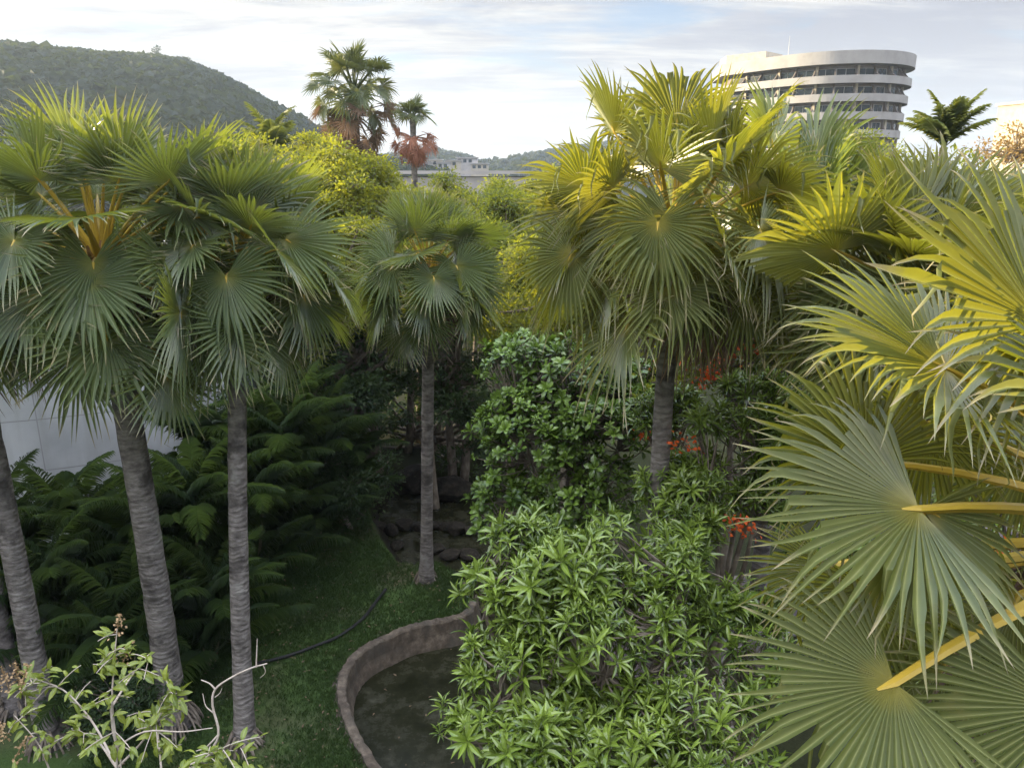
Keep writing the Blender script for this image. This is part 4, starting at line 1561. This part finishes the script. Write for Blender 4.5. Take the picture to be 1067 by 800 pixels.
# palms behind on the right
C = W(960, 305, 9.4)
fan_palm('dark fan palm with upright fans between the hotel and the nearest palm', np.array([C[0] + 0.1, C[1] + 0.3, 0.0]), C, 0.16, 0.14, 1.3, 0.9, 26, 47,
         sp([(905, 250, -0.3, 0, -12, 0.95), (962, 240, 0.0, 0, 0, 0.95), (1012, 245, -0.1, -4, 5, 0.95), (872, 262, -0.5, 5, -45, 1.05), (1045, 265, -0.2, -5, 20, 0.95)], C, 9.4), mat=M_fan_right, dead=2)
C = W(828, 255, 13.5)
fan_palm('shaded fan palm behind the big ragged crown on its right', np.array([C[0], C[1] + 0.3, 0.0]), C, 0.16, 0.14, 1.35, 1.05, 28, 49,
         sp([(850, 165, 0.0, -2, 15, 1.0), (805, 150, 0.0, -4, 0, 1.0), (875, 205, 0.0, 0, 45, 1.0), (835, 330, -0.6, 45, 0, 1.0)], C, 13.5), nseg=40, dead=2)

# the nearest palm, its trunk just outside the right edge
C0 = 4.9
C = W(1250, 548, C0)
CR, CU, CF = np.array([1.0, 0, 0]), np.array([0, SP, CP]), np.array([0, CP, -SP])


def facing(px, py, d, costa_xy, depth_lean, normal, rf, spread=None):
    """a fan given by where its stalk ends, which way it points and which way its face looks"""
    c_ = costa_xy[0] * CR - costa_xy[1] * CU + depth_lean * CF
    n_ = normal[0] * CR + normal[1] * CU - normal[2] * CF
    return (W(px, py, d), c_, n_, rf, spread)


fan_palm('nearest fan palm with huge fans and yellow stalks reaching in from the right', np.array([C[0] + 0.15, C[1] + 0.2, 0.0]), C, 0.19, 0.17, 1.36, 1.5, 20, 50,
         mat=M_fan_right, nseg=64, dead=2, sag=0.05, skip=lambda d: d[0] < 0.25, stalk=1.45, kink=0.14, fuse=0.57, droop=(0.05, 0.2),
         cam_spec=[facing(986, 384, 4.55, (-0.85, -0.40), -0.1, (-0.15, 0.80, 0.60), 0.78),
                   facing(957, 530, 4.25, (-0.98, 0.0), -0.10, (-0.12, 0.68, 0.62), 0.74, 190),
                   facing(960, 532, 4.30, (0.05, 1.0), -0.05, (0.30, 0.40, 0.85), 0.56, 110),
                   facing(962, 531, 4.32, (0.80, 0.35), 0.0, (0.1, 0.6, 0.8), 0.50, 95),
                   facing(904, 481, 4.80, (-0.60, -0.76), 0.0, (-0.2, 0.4, 0.9), 0.62),
                   facing(968, 441, 5.1, (-0.15, 1.0), -0.1, (-0.2, 0.3, 0.9), 0.50),
                   facing(931, 711, 4.0, (-0.90, 0.30), -0.15, (0.0, 0.68, 0.64), 0.64, 215),
                   facing(1115, 738, 3.85, (-0.88, 0.42), -0.1, (-0.1, 0.68, 0.66), 0.70, 175),
                   facing(1086, 338, 4.50, (-0.72, -0.62), -0.15, (-0.30, 0.65, 0.65), 0.92),
                   facing(905, 612, 5.15, (0.05, 1.0), -0.1, (0.0, 0.3, 0.95), 0.52),
                   facing(1130, 305, 5.0, (-0.45, -0.90), 0.1, (-0.4, 0.3, 0.85), 0.80),
                   facing(1075, 470, 5.4, (-0.5, 0.8), 0.0, (-0.3, 0.4, 0.85), 0.52),
                   facing(1180, 430, 4.2, (-0.9, -0.35), -0.2, (-0.2, 0.75, 0.6), 0.85),
                   facing(1000, 600, 5.5, (-0.6, 0.8), 0.0, (0.1, 0.3, 0.9), 0.52),
                   facing(1030, 410, 5.7, (-0.9, -0.1), 0.0, (-0.1, 0.6, 0.8), 0.62),
                   facing(860, 590, 5.6, (-0.5, 0.8), 0.0, (-0.1, 0.4, 0.9), 0.46),
                   facing(985, 690, 5.2, (-0.3, 1.0), 0.0, (0.1, 0.4, 0.9), 0.52),
                   facing(1060, 620, 5.0, (-0.4, 0.9), -0.1, (0.2, 0.3, 0.9), 0.46)])

# far palms against the sky
def far_palm(label, base, C, Rr, Lp, green, dead_n, seed, r=0.2, dead_mat=None, spread=(88, -30), dead_z=0.0, dl=1.0):
    rng = np.random.default_rng(seed)
    root = thing('fan_palm', base, label, 'palm tree', 'far fan palms against the sky')
    palm_trunk(root, rng, base, C + np.array([0, 0, 0.1]), r, r * 0.85)
    for nm, cnt, mt, e0, e1 in (('crown', green, M_fan_far, spread[0], spread[1]), ('dead_skirt', dead_n, dead_mat or M_rust, 20, -75)):
        mb = MB()
        for i in range(cnt):
            f = (i + 0.5) / cnt
            el = R(e0 + (e1 - e0) * f + rng.normal(0, 7))
            az = i * 2.4 + rng.normal(0, 0.2)
            d = np.array([math.cos(az) * math.cos(el), math.sin(az) * math.cos(el), math.sin(el)])
            o = C + np.array([0, 0, dead_z if nm == 'dead_skirt' else 0])
            H = o + d * Lp * rng.uniform(0.8, 1.15) * (dl if nm == 'dead_skirt' else 1)
            c_, n_ = costa(d, R(10) + R(40) * (1 - max(0, math.sin(el))))
            fan_blade(mb, rng, H, c_, twist(c_, n_, rng.normal(0, 0.4)), Rr * rng.uniform(0.85, 1.1) * (0.9 if nm == 'dead_skirt' else 1), nseg=24, sag=0.08, tipdroop=0.12, tint0=rng.random(), span=R(260))
            petiole(mb, rng, o, H, c_, 0.075, 0.035)
        obj(nm, mb, mt, root)


C = W(369, 98, 45)
far_palm('tall fan palm with full green crown and brown skirt against the sky', np.array([C[0], C[1], 0.0]), C, 1.15, 1.9, 44, 24, 61, r=0.26, dead_mat=M_dead, dead_z=-1.2, spread=(88, -50))
C = W(430, 124, 44)
far_palm('small fan palm with hanging rust red dead fronds beside the tall sky palm', np.array([C[0], C[1], 0.0]), C, 0.8, 0.7, 15, 17, 62, r=0.2, spread=(75, 5), dead_z=-1.1, dl=1.5)

# feather palms that stand above the trees
C = W(283, 160, 32)
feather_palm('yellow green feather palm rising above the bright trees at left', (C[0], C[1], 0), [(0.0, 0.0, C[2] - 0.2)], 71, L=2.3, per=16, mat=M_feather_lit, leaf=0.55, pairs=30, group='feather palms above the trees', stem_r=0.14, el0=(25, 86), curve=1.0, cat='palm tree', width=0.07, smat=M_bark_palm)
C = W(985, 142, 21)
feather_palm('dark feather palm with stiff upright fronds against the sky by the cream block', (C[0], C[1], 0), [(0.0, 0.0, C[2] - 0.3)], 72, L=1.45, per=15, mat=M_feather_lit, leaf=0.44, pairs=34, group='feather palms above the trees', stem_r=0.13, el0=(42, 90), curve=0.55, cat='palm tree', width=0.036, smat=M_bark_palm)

# ================================================================== TREES, SHRUBS
def tree_at(label, spots, n, leaf, mat, seed, gx_=None, trunk_r=0.15, **kw):
    lobes = [(W(a, b_, d), np.array(r_) if np.ndim(r_) else np.array([r_, r_, r_ * 0.8])) for a, b_, d, r_ in spots]
    c_ = np.mean([l[0] for l in lobes], axis=0)
    x_, y_ = c_[0], c_[1]
    return leaf_tree(label, (x_, y_, gz(x_, y_)), lobes, n, leaf, mat, seed, trunk_r=trunk_r, **kw)


BRIGHT = 'sunlit trees behind the palms'
tree_at('bright yellow tree between the slim left palm and the middle palm', [(335, 222, 23.5, 1.5), (310, 240, 24, 1.5), (365, 245, 23.5, 1.3), (345, 290, 23, 1.5)], 13833, 0.13, M_canopy, 114, group=BRIGHT)
tree_at('yellow green tree just right of the middle palm crown', [(540, 300, 20.5, 1.3), (515, 330, 20.5, 1.2), (560, 340, 20, 1.2)], 14343, 0.12, M_canopy, 115, group=BRIGHT)
tree_at('green tree top touching the right end of the grey flat roof', [(560, 205, 36, 1.6), (590, 212, 36, 1.8), (575, 235, 35, 1.8)], 11250, 0.2, M_canopy_green, 117, group=BRIGHT)
tree_at('tall green tree filling the space behind the middle palm under the flat roof', [(400, 225, 26.5, 1.5), (462, 226, 26, 1.4), (368, 240, 26, 1.5), (425, 212, 27, 1.1), (500, 240, 26, 1.4), (340, 225, 26, 1.3)], 13833, 0.13, M_canopy, 116, group=BRIGHT)
tree_at('yellow green tree with open crown below the tall sky palm', [(328, 184, 26, 0.9), (352, 176, 25, 0.8), (384, 192, 25, 0.8), (406, 203, 26, 0.8), (362, 206, 24, 1.0), (338, 216, 24.5, 0.9), (390, 228, 24.5, 1.1)], 14821, 0.14, M_canopy, 101, group=BRIGHT)
tree_at('yellow green tree at the left end of the sunlit row beneath the hill', [(300, 180, 27, 1.5), (322, 170, 28, 1.2), (280, 200, 27, 1.6), (318, 205, 26, 1.5)], 13833, 0.14, M_canopy, 102, group=BRIGHT)
tree_at('sunlit tree left of the middle palm with bare pale twigs', [(345, 255, 22.5, 1.5), (320, 285, 22, 1.4), (372, 270, 22, 1.2), (352, 315, 21.5, 1.4)], 13833, 0.12, M_canopy, 103, group=BRIGHT, extra_twigs=0.6)
tree_at('round green tree directly below the grey flat roof', [(470, 234, 30, 1.8), (500, 230, 30, 1.5), (445, 225, 31, 1.3), (530, 224, 31, 1.4)], 22312, 0.14, M_canopy_green, 104, group=BRIGHT)
tree_at('green tree between the middle palm and the big ragged palm', [(530, 258, 24, 1.6), (560, 240, 25, 1.5), (520, 280, 23, 1.6), (560, 285, 23, 1.5)], 22312, 0.13, M_canopy_green, 105, group=BRIGHT)
tree_at('yellow tinged tree close behind the big ragged palm', [(590, 260, 19, 1.3), (560, 310, 18.5, 1.2), (625, 300, 19, 1.3), (600, 345, 18, 1.2)], 20718, 0.11, M_canopy, 106, group=BRIGHT)
tree_at('small bright tree top just under the rust red palm', [(425, 220, 28, 1.1), (452, 226, 27, 1.1), (410, 230, 27, 1.2)], 7968, 0.12, M_canopy, 107, group=BRIGHT)
tree_at('dark green tree behind the crown of the middle palm', [(430, 262, 23, 1.8), (470, 270, 23, 1.7), (490, 300, 22.5, 1.5), (405, 290, 23, 1.5)], 12750, 0.12, M_canopy_green, 108, group=BRIGHT)
tree_at('leafy tree behind the left palms beside the white hall', [(255, 230, 24, 1.7), (240, 285, 23, 1.7), (285, 290, 22.5, 1.5), (300, 340, 22, 1.4)], 20718, 0.13, M_canopy_green, 109, group=BRIGHT)
tree_at('tree filling the gap between the shaded palm and the dark upright palm', [(880, 250, 18, 1.7), (930, 230, 19, 1.6), (860, 320, 17, 1.6), (920, 320, 17, 1.6)], 20718, 0.12, M_canopy_green, 110, group=BRIGHT)
tree_at('tree behind the nearest palm at the right edge', [(1010, 250, 17, 1.7), (1060, 220, 18, 1.6), (1000, 330, 15, 1.6), (1070, 330, 15, 1.7), (960, 390, 14, 1.5)], 20718, 0.12, M_canopy_green, 111, group=BRIGHT)
tree_at('tree with dry orange leaves in front of the cream block', [(1050, 150, 50, 1.5), (1066, 156, 50, 1.5), (1034, 160, 50, 1.2), (1085, 152, 50, 1.8)], 1500, 0.28, M_orange, 112, group=BRIGHT, clump=14, sig=0.35, extra_twigs=0.6, inner=0.1)
tree_at('green tree beneath the round hotel behind the right palms', [(820, 200, 28, 2.2), (770, 215, 27, 2.2), (860, 190, 29, 2.0), (720, 235, 26, 2.0)], 12750, 0.14, M_canopy_green, 113, group=BRIGHT)

SHADE = 'shaded trees round the stream'
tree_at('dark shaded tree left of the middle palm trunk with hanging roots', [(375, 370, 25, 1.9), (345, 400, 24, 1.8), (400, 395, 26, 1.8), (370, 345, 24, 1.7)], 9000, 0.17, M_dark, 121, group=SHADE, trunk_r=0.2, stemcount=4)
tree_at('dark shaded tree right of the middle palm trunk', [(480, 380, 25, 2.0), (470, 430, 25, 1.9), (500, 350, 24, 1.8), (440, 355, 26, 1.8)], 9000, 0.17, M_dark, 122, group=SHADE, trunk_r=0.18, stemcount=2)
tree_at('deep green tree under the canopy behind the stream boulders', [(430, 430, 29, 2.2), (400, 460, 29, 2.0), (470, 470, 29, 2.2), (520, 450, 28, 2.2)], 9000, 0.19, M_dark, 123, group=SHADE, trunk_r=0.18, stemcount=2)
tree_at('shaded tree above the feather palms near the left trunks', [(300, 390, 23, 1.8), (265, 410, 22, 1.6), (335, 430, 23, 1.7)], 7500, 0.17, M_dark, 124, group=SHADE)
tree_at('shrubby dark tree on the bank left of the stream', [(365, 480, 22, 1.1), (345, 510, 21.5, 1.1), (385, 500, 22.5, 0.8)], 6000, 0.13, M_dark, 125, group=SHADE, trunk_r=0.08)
for q, (px, d, lab) in enumerate([(250, 42, 'distant tree behind the leftmost sunlit crown'), (330, 40, 'distant tree behind the open yellow crown'), (420, 46, 'distant tree at the foot of the grey flat roof'), (500, 44, 'distant tree right of the rust red palm'), (570, 40, 'distant tree left of the big ragged crown'), (650, 42, 'distant tree behind the ragged crown'), (760, 45, 'distant tree below the hotel balconies'), (900, 40, 'distant tree right of the hotel foot'), (1010, 44, 'distant tree below the cream block'), (1110, 32, 'distant tree beyond the right edge behind the nearest palm'), (1220, 40, 'rounded tree standing apart beyond the nearest palm trunk'), (1340, 28, 'bushy tree on open ground right of the nearest palm trunk'), (600, 66, 'far tree between the flat roof and the hotel'), (700, 70, 'far tree in front of the hotel foot')]):
    c = W(px, 252, d)
    leaf_tree(lab, (c[0], c[1], 0), [(c, (3.6, 3, 2.6)), (c + np.array([1.8, 0.5, -2.5]), (3.2, 3, 2.6)), (c + np.array([-1.8, -0.5, -2.8]), (3.2, 3, 2.6))], 4200, 0.34, M_canopy_green, 140 + q, trunk_r=0.2, sig=0.45, group='trees in the middle distance')

# big-leaved tree in the middle and shrubs of long leaves in front
def shrub_at(label, spots, **kw):
    lobes = [(W(a, b_, d), np.array(r_, float)) for a, b_, d, r_ in spots]
    c_ = np.mean([l[0] for l in lobes], axis=0)
    return rosette_shrub(label, (c_[0], c_[1], gz(c_[0], c_[1])), lobes, **kw)


shrub_at('dense dark green tree with round glossy leaves in the middle', [(545, 390, 14.6, (0.9, 0.9, 0.8)), (600, 400, 14.4, (1.2, 1.0, 0.9)), (560, 460, 14.2, (1.15, 1.0, 1.0)), (630, 450, 14.0, (1.1, 1.0, 1.0)), (530, 530, 14.6, (0.75, 0.9, 0.9)), (525, 455, 14.6, (0.6, 0.7, 0.8)), (580, 560, 14.2, (0.8, 0.8, 0.7)), (610, 525, 14.2, (1.1, 1.0, 1.0)), (665, 420, 14.4, (0.8, 0.8, 0.8))],
         count=1150, leaf=0.175, width=0.45, mat=M_almond, tmpls=OBOV, seed=201, per=12, split=0, name='broadleaf_tree', cat='tree', group='leafy shrubs in the middle', trunk_r=0.10, hubs=14, inner=0.3)
shrub_at('large bright green shrub with rosettes of long leaves in front of the path', [(600, 600, 9.7, (1.0, 0.8, 0.7)), (545, 650, 9.6, (0.6, 0.6, 0.6)), (640, 660, 9.2, (0.9, 0.8, 0.8)), (560, 740, 9.0, (0.75, 0.8, 0.8)), (640, 770, 8.6, (0.9, 0.8, 0.7)), (560, 560, 10.2, (0.55, 0.6, 0.5)), (690, 590, 9.8, (0.6, 0.6, 0.55)), (600, 745, 8.9, (0.6, 0.5, 0.5)), (600, 800, 8.3, (0.6, 0.5, 0.45)), (690, 640, 9.4, (0.5, 0.5, 0.45)), (520, 690, 9.5, (0.5, 0.5, 0.5)), (515, 765, 9.2, (0.5, 0.5, 0.45)), (525, 620, 9.9, (0.42, 0.45, 0.42)), (492, 705, 9.6, (0.25, 0.3, 0.25)), (470, 750, 9.4, (0.28, 0.3, 0.3)), (505, 610, 10.0, (0.3, 0.3, 0.3))],
         count=960, leaf=0.235, width=0.20, mat=M_lance, tmpls=LANCE, seed=202, per=15, split=4, group='leafy shrubs in the middle', trunk_r=0.09, hubs=14, inner=0.36)
shrub_at('green long leaved shrub beside the ragged palm trunk under the red flowers', [(760, 470, 12.0, (0.9, 0.8, 0.8)), (720, 500, 11.6, (0.7, 0.7, 0.7)), (800, 440, 12.2, (0.8, 0.8, 0.7)), (745, 545, 11.2, (0.8, 0.7, 0.7)), (800, 510, 11.6, (0.8, 0.8, 0.8)), (725, 600, 10.6, (0.6, 0.6, 0.55)), (770, 615, 10.2, (0.65, 0.6, 0.6)), (730, 650, 10.0, (0.45, 0.5, 0.4)), (705, 555, 10.9, (0.5, 0.5, 0.5)), (700, 440, 12.6, (0.6, 0.5, 0.6)), (770, 420, 12.8, (0.6, 0.5, 0.5))],
         count=800, leaf=0.24, width=0.19, mat=M_lance, tmpls=LANCE, seed=203, per=14, split=3, group='leafy shrubs in the middle', trunk_r=0.08, hubs=10)
shrub_at('bare branched shrub with thin leaves behind the lowest near fan', [(720, 745, 8.8, (0.8, 0.7, 0.5)), (790, 700, 9.4, (0.7, 0.7, 0.5)), (740, 800, 8.2, (0.7, 0.6, 0.5)), (690, 690, 9.0, (0.45, 0.45, 0.35))],
         count=170, leaf=0.22, width=0.18, mat=M_lance, tmpls=LANCE, seed=204, per=12, group='leafy shrubs in the middle', trunk_r=0.035, hubs=12, branch_r=0.014)
shrub_at('shaded shrub under the stalks of the nearest palm', [(1010, 640, 7.5, (0.9, 0.8, 0.6)), (1060, 540, 8.5, (0.8, 0.8, 0.7)), (930, 650, 8.5, (0.8, 0.8, 0.5)), (1020, 460, 9.5, (0.8, 0.8, 0.7)), (1060, 760, 6.6, (0.8, 0.8, 0.6)), (880, 600, 9.5, (0.7, 0.7, 0.5))],
         count=340, leaf=0.25, width=0.2, mat=M_lance, tmpls=LANCE, seed=205, per=13, group='leafy shrubs in the middle', trunk_r=0.08, hubs=12)

# red flowering tree
def flame_tree():
    rng = np.random.default_rng(77)
    spots = [(745, 388, 12.6), (738, 362, 12.8), (752, 372, 12.6), (778, 362, 12.9), (712, 462, 11.2), (668, 445, 13.0), (775, 552, 10.8), (700, 378, 13.2), (735, 395, 12.6), (1040, 570, 7.6), (770, 545, 10.9)]
    cl = [W(*s) for s in spots]
    root = leaf_tree('feathery tree dotted with orange red flowers behind the ragged palm trunk', (cl[0][0] + 0.2, cl[0][1] + 0.5, 0), [(W(770, 385, 13.3), (1.0, 0.8, 0.6)), (W(720, 400, 13.4), (0.8, 0.8, 0.6)), (W(820, 390, 13.4), (0.8, 0.8, 0.6))], 4200, 0.10, M_canopy_green, 78, trunk_r=0.09, group='flowering trees', name='flame_tree')
    for c in cl[:4] + cl[7:9]:
        flower(root, c, rng)
    return [cl[q] for q in (4, 5, 6, 9, 10)]


def flower(root, c, rng, n=34, s=0.075):
    mb = MB()
    P = c + rng.standard_normal((n, 3)) * np.array([0.11, 0.09, 0.07])
    d = unit(rng.standard_normal((n, 3)) + np.array([0, 0, 0.4]))
    scatter(mb, OBOV[1][0], OBOV[1][1], P, d, unit(rng.standard_normal((n, 3))), s * rng.uniform(0.6, 1.2, n), s * 0.7, rng.random(n))
    obj('flower_cluster', mb, M_flower, root)


rest = flame_tree()
rngf = np.random.default_rng(79)
for o in list(sc.objects):
    if o.get('label', '').startswith('green long leaved shrub beside'):
        for c in (rest[0], rest[2], rest[4]):
            flower(o, c, rngf)
    if o.get('label', '').startswith('dense dark green tree with round'):
        flower(o, rest[1] + np.array([0, -0.5, 0]), rngf, 26)
    if o.get('label', '').startswith('shaded shrub under the stalks'):
        flower(o, rest[3], rngf, 30)

# feather palm thicket under the left palms
ar = [
    (40, 690, 'dim feather palm low behind the leaning left trunk', [(0, 0, 1.2), (0.5, 0.1, 1.6), (-0.5, 0.2, 0.9)]),
    (88, 640, 'arching feather palm with slim stem against the white wall', [(0, 0, 2.2), (0.4, 0.3, 1.6)]),
    (150, 650, 'feather palm between the two tallest left trunks', [(0, 0, 1.7), (0.5, 0.2, 2.2), (-0.4, 0.2, 1.3)]),
    (190, 655, 'feather palm clump just right of the thick left trunk', [(0, 0, 2.0), (0.5, 0.3, 2.6), (-0.3, 0.1, 1.3)]),
    (215, 690, 'low feather palm at the foot of the slim left trunk', [(0, 0, 0.8), (0.4, 0.1, 1.1)]),
    (258, 622, 'feather palm clump right of the slim left trunk', [(0, 0, 1.6), (0.5, 0.2, 2.3), (-0.5, 0.2, 2.0)]),
    (286, 592, 'tall feather palm clump with light tipped fronds by the lawn edge', [(0, 0, 2.6), (0.5, 0.3, 3.2), (-0.5, 0.3, 2.2), (0.2, -0.3, 1.2)]),
    (325, 565, 'feather palm clump at the far corner of the lawn', [(0, 0, 3.0), (0.5, 0.2, 2.4), (-0.4, 0.3, 3.4)]),
    (240, 600, 'feather palm clump behind the slim left trunk', [(0, 0, 3.0), (0.6, 0.2, 2.4), (-0.6, 0.2, 3.3)]),
    (120, 715, 'low dark feather palm in front of the thicket near the thick trunk', [(0, 0, 0.6), (0.4, 0.1, 0.9)]),
    (10, 640, 'feather palm against the white wall at the left edge', [(0, 0, 1.8), (0.5, 0.2, 1.3)]),
    (355, 545, 'small feather palm at the end of the lawn by the stream', [(0, 0, 1.0), (0.3, 0.2, 1.5)]),
]
for q, (px, py, lab, stems) in enumerate(ar):
    b_ = gp(px, py)
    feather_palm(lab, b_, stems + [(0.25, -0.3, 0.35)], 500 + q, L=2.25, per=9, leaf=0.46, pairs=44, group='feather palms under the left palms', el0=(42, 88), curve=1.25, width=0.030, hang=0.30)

# dark hedge shrubs between thicket and lawn
tree_at('low dark bush at the foot of the thick left trunk', [(100, 735, 13.8, (0.7, 0.6, 0.5)), (125, 715, 14.0, (0.6, 0.6, 0.5))], 2600, 0.10, M_dark, 131, group=SHADE, trunk_r=0.04, name='garden_bush', cat='bush')

# weed shrub at the bottom left, close to the balcony
def weed():
    rng = np.random.default_rng(88)
    base = np.array([-3.2, 6.3, 0.0])
    root = thing('flowering_weed_tree', base, 'pale green leafy shrub with flower spikes and a bare white twig at bottom left', 'shrub')
    D = 6.2
    hub = W(120, 930, D)
    stems = [
        [(118, 930), (122, 800), (117, 735), (119, 690), (122, 655)], [(122, 800), (95, 750), (60, 715), (20, 712)], [(122, 800), (150, 770), (172, 735), (176, 712)], [(118, 930), (60, 820), (40, 775), (15, 745)],
        [(118, 930), (170, 820), (212, 790), (240, 775)], [(122, 800), (100, 770), (75, 760)], [(170, 820), (165, 770), (160, 735)], [(117, 735), (140, 700), (160, 680)],
        [(118, 930), (30, 860), (10, 800)], [(170, 820), (225, 815), (268, 800)],
    ]
    tb = MB()
    tb.tube(bez(base - np.array([0, 0, 0.2]), 0.5 * (base + hub) + np.array([0.2, 0, 0.3]), hub, 12), np.linspace(0.06, 0.03, 12), 8)
    lp, ld = [], []
    for st in stems:
        dj = rng.normal(0, 0.25)
        pts = catmull([W(a, b_, D + dj * (q > 0)) for q, (a, b_) in enumerate(st)], 6)
        tb.tube(pts, np.linspace(0.011, 0.004, len(pts)), 6)
        m = int(len(pts) * 1.35)
        for z in range(m):
            f = rng.uniform(0.35, 1.0)
            p = pts[int(f * (len(pts) - 1))]
            if p[2] < 5.2:
                continue
            lp.append(p + rng.normal(0, 0.02, 3))
            ld.append(unit(rng.standard_normal(3) * np.array([1, 1, 0.5]) + np.array([0, -0.2, 0.1])))
            if rng.random() < 0.55:                       # short side shoot carrying a few leaves
                e = p + ld[-1] * rng.uniform(0.1, 0.3)
                tb.tube(bez(p, 0.5 * (p + e) + np.array([0, 0, 0.03]), e, 4), np.linspace(0.005, 0.003, 4), 5)
                for y_ in range(4):
                    lp.append(p + (e - p) * rng.uniform(0.4, 1.0))
                    ld.append(unit(ld[-1] + rng.standard_normal(3) * 0.7))
    obj('branches', tb, M_twig, root, smooth=True)
    lp, ld = np.array(lp), np.array(ld)
    mb = MB()
    nn = unit(np.array([0, -0.25, 1.0]) + rng.normal(0, 0.35, lp.shape))
    ln = rng.uniform(0.07, 0.15, len(lp))
    tint = np.clip(rng.normal(0.5, 0.25, len(lp)), 0, 1)
    pk = rng.integers(0, 3, len(lp))
    for q in range(3):
        s = pk == q
        tm, fc = lance([0.1, 0.8, 1.0, 0.75, 0.04], (0.3, 0.7, 1.1)[q])
        scatter(mb, tm, fc, lp[s], ld[s], nn[s], ln[s], ln[s] * 0.33, tint[s])
    obj('foliage', mb, M_weed, root)
    # flower spikes
    for (a, b_, a2, b2) in [(122, 660, 124, 640), (128, 690, 136, 668), (10, 720, 2, 696), (22, 715, 30, 692), (5, 770, -5, 745), (15, 790, 28, 768), (20, 712, 14, 690)]:
        p0, p1 = W(a, b_, D), W(a2, b2, D - 0.1)
        mb = MB()
        mb.tube(bez(p0, 0.5 * (p0 + p1), p1, 4), [0.004, 0.004, 0.003, 0.002], 4, attr=0.3)
        n = 46
        f = rng.random(n)[:, None]
        P = p0 + (p1 - p0) * f + rng.normal(0, 0.028, (n, 3)) * (1.1 - 0.7 * f)
        scatter(mb, SMALL[0], SMALL[1], P, unit(rng.standard_normal((n, 3))), unit(rng.standard_normal((n, 3))), 0.028, 0.022, rng.random(n))
        obj('flower_spike', mb, M_panicle, root)
    # the bare twig
    tb = MB()
    Dt = 6.0
    for st, r_ in [([(170, 830), (213, 790), (228, 765), (222, 735), (224, 718), (240, 706), (262, 696), (278, 691)], 0.012), ([(224, 718), (218, 712), (209, 708)], 0.008), ([(266, 695), (267, 678), (269, 665)], 0.006),
                   ([(222, 742), (214, 735), (211, 722)], 0.006), ([(228, 765), (215, 778), (205, 782)], 0.008), ([(274, 692), (275, 700), (272, 706)], 0.004), ([(224, 726), (230, 722), (232, 716)], 0.004),
                   ([(118, 780), (150, 762), (190, 762), (222, 758)], 0.008), ([(116, 735), (118, 765), (126, 790), (125, 830)], 0.011), ([(125, 775), (140, 784), (148, 790)], 0.006)]:
        pts = catmull([W(a + rng.normal(0, 0.6), b_, Dt) for a, b_ in st], 4)
        tb.tube(pts, np.linspace(r_, r_ * 0.45, len(pts)), 6)
    obj('bare_twig', tb, M_twig, root, smooth=True)


weed()

# ------------------------------------------------------------------ grass and litter
def lawn():
    r = np.random.default_rng(9)
    n = 70000
    x = r.uniform(-7.5, 1.0, n)
    y = r.uniform(9.5, 22.0, n)
    ok = ~inpoly(x, y, pond_poly) & ~inpoly(x, y, stream_poly) & (sdist(x, y, pond_poly) > 0.14)
    dens = wob(x, y, 1.2, 4) + r.normal(0, 0.35, n)
    ok &= dens > -0.22
    x, y = x[ok], y[ok]
    z = ground_z(x, y)
    P = np.column_stack([x, y, z])
    P = np.repeat(P, 3, axis=0) + r.normal(0, 0.03, (len(P) * 3, 3)) * np.array([1, 1, 0])
    d = unit(np.column_stack([r.normal(0, 0.5, len(P)), r.normal(0, 0.5, len(P)), np.ones(len(P))]))
    mb = MB()
    scatter(mb, SMALL[0], SMALL[1], P, d, r.standard_normal(P.shape), r.uniform(0.05, 0.12, len(P)), 0.014, np.clip(0.5 + 0.35 * np.repeat(wob(x, y, 2.0, 6), 3) + r.normal(0, 0.2, len(P)), 0, 1))
    tag(obj('grass', mb, M_grass), 'short uneven grass of the shaded lawn', 'grass', kind='stuff')
    m = 900
    x, y = r.uniform(-7, 2.5, m), r.uniform(9.5, 21, m)
    wet = inpoly(x, y, pond_poly)
    z = np.where(wet, -0.54, ground_z(x, y) + 0.05)
    ok = (~inpoly(x, y, stream_poly)) & ~(wet & (r.random(m) < 0.75))
    P = np.column_stack([x, y, z])[ok]
    mb = MB()
    q = len(P)
    scatter(mb, OBOV[0][0], OBOV[0][1], P, unit(r.standard_normal((q, 3)) * np.array([1, 1, 0.1])), unit(np.array([0, 0, 1.0]) + r.normal(0, 0.15, (q, 3))), r.uniform(0.04, 0.11, q), 0.035, r.random(q))
    tag(obj('leaf_litter', mb, M_dead), 'scattered fallen brown leaves on lawn and pond', 'leaf litter', kind='stuff')


lawn()

# ------------------------------------------------------------------ haze
def haze():
    m, t = new_mat('haze_air')
    pv = node(t, 'ShaderNodeVolumePrincipled')
    sock(pv, 'Color', (0.72, 0.86, 1.0, 1))
    sock(pv, 'Density', 0.00024)
    sock(pv, 'Anisotropy', 0.3)
    out = node(t, 'ShaderNodeOutputMaterial')
    t.links.new(pv.outputs[0], out.inputs['Volume'])
    mb = MB()
    mb.box((0, 0, 60.0), (3300, 3300, 125.0))
    tag(obj('haze', mb, m), 'thin pale haze in the air', 'haze', kind='stuff')


haze()
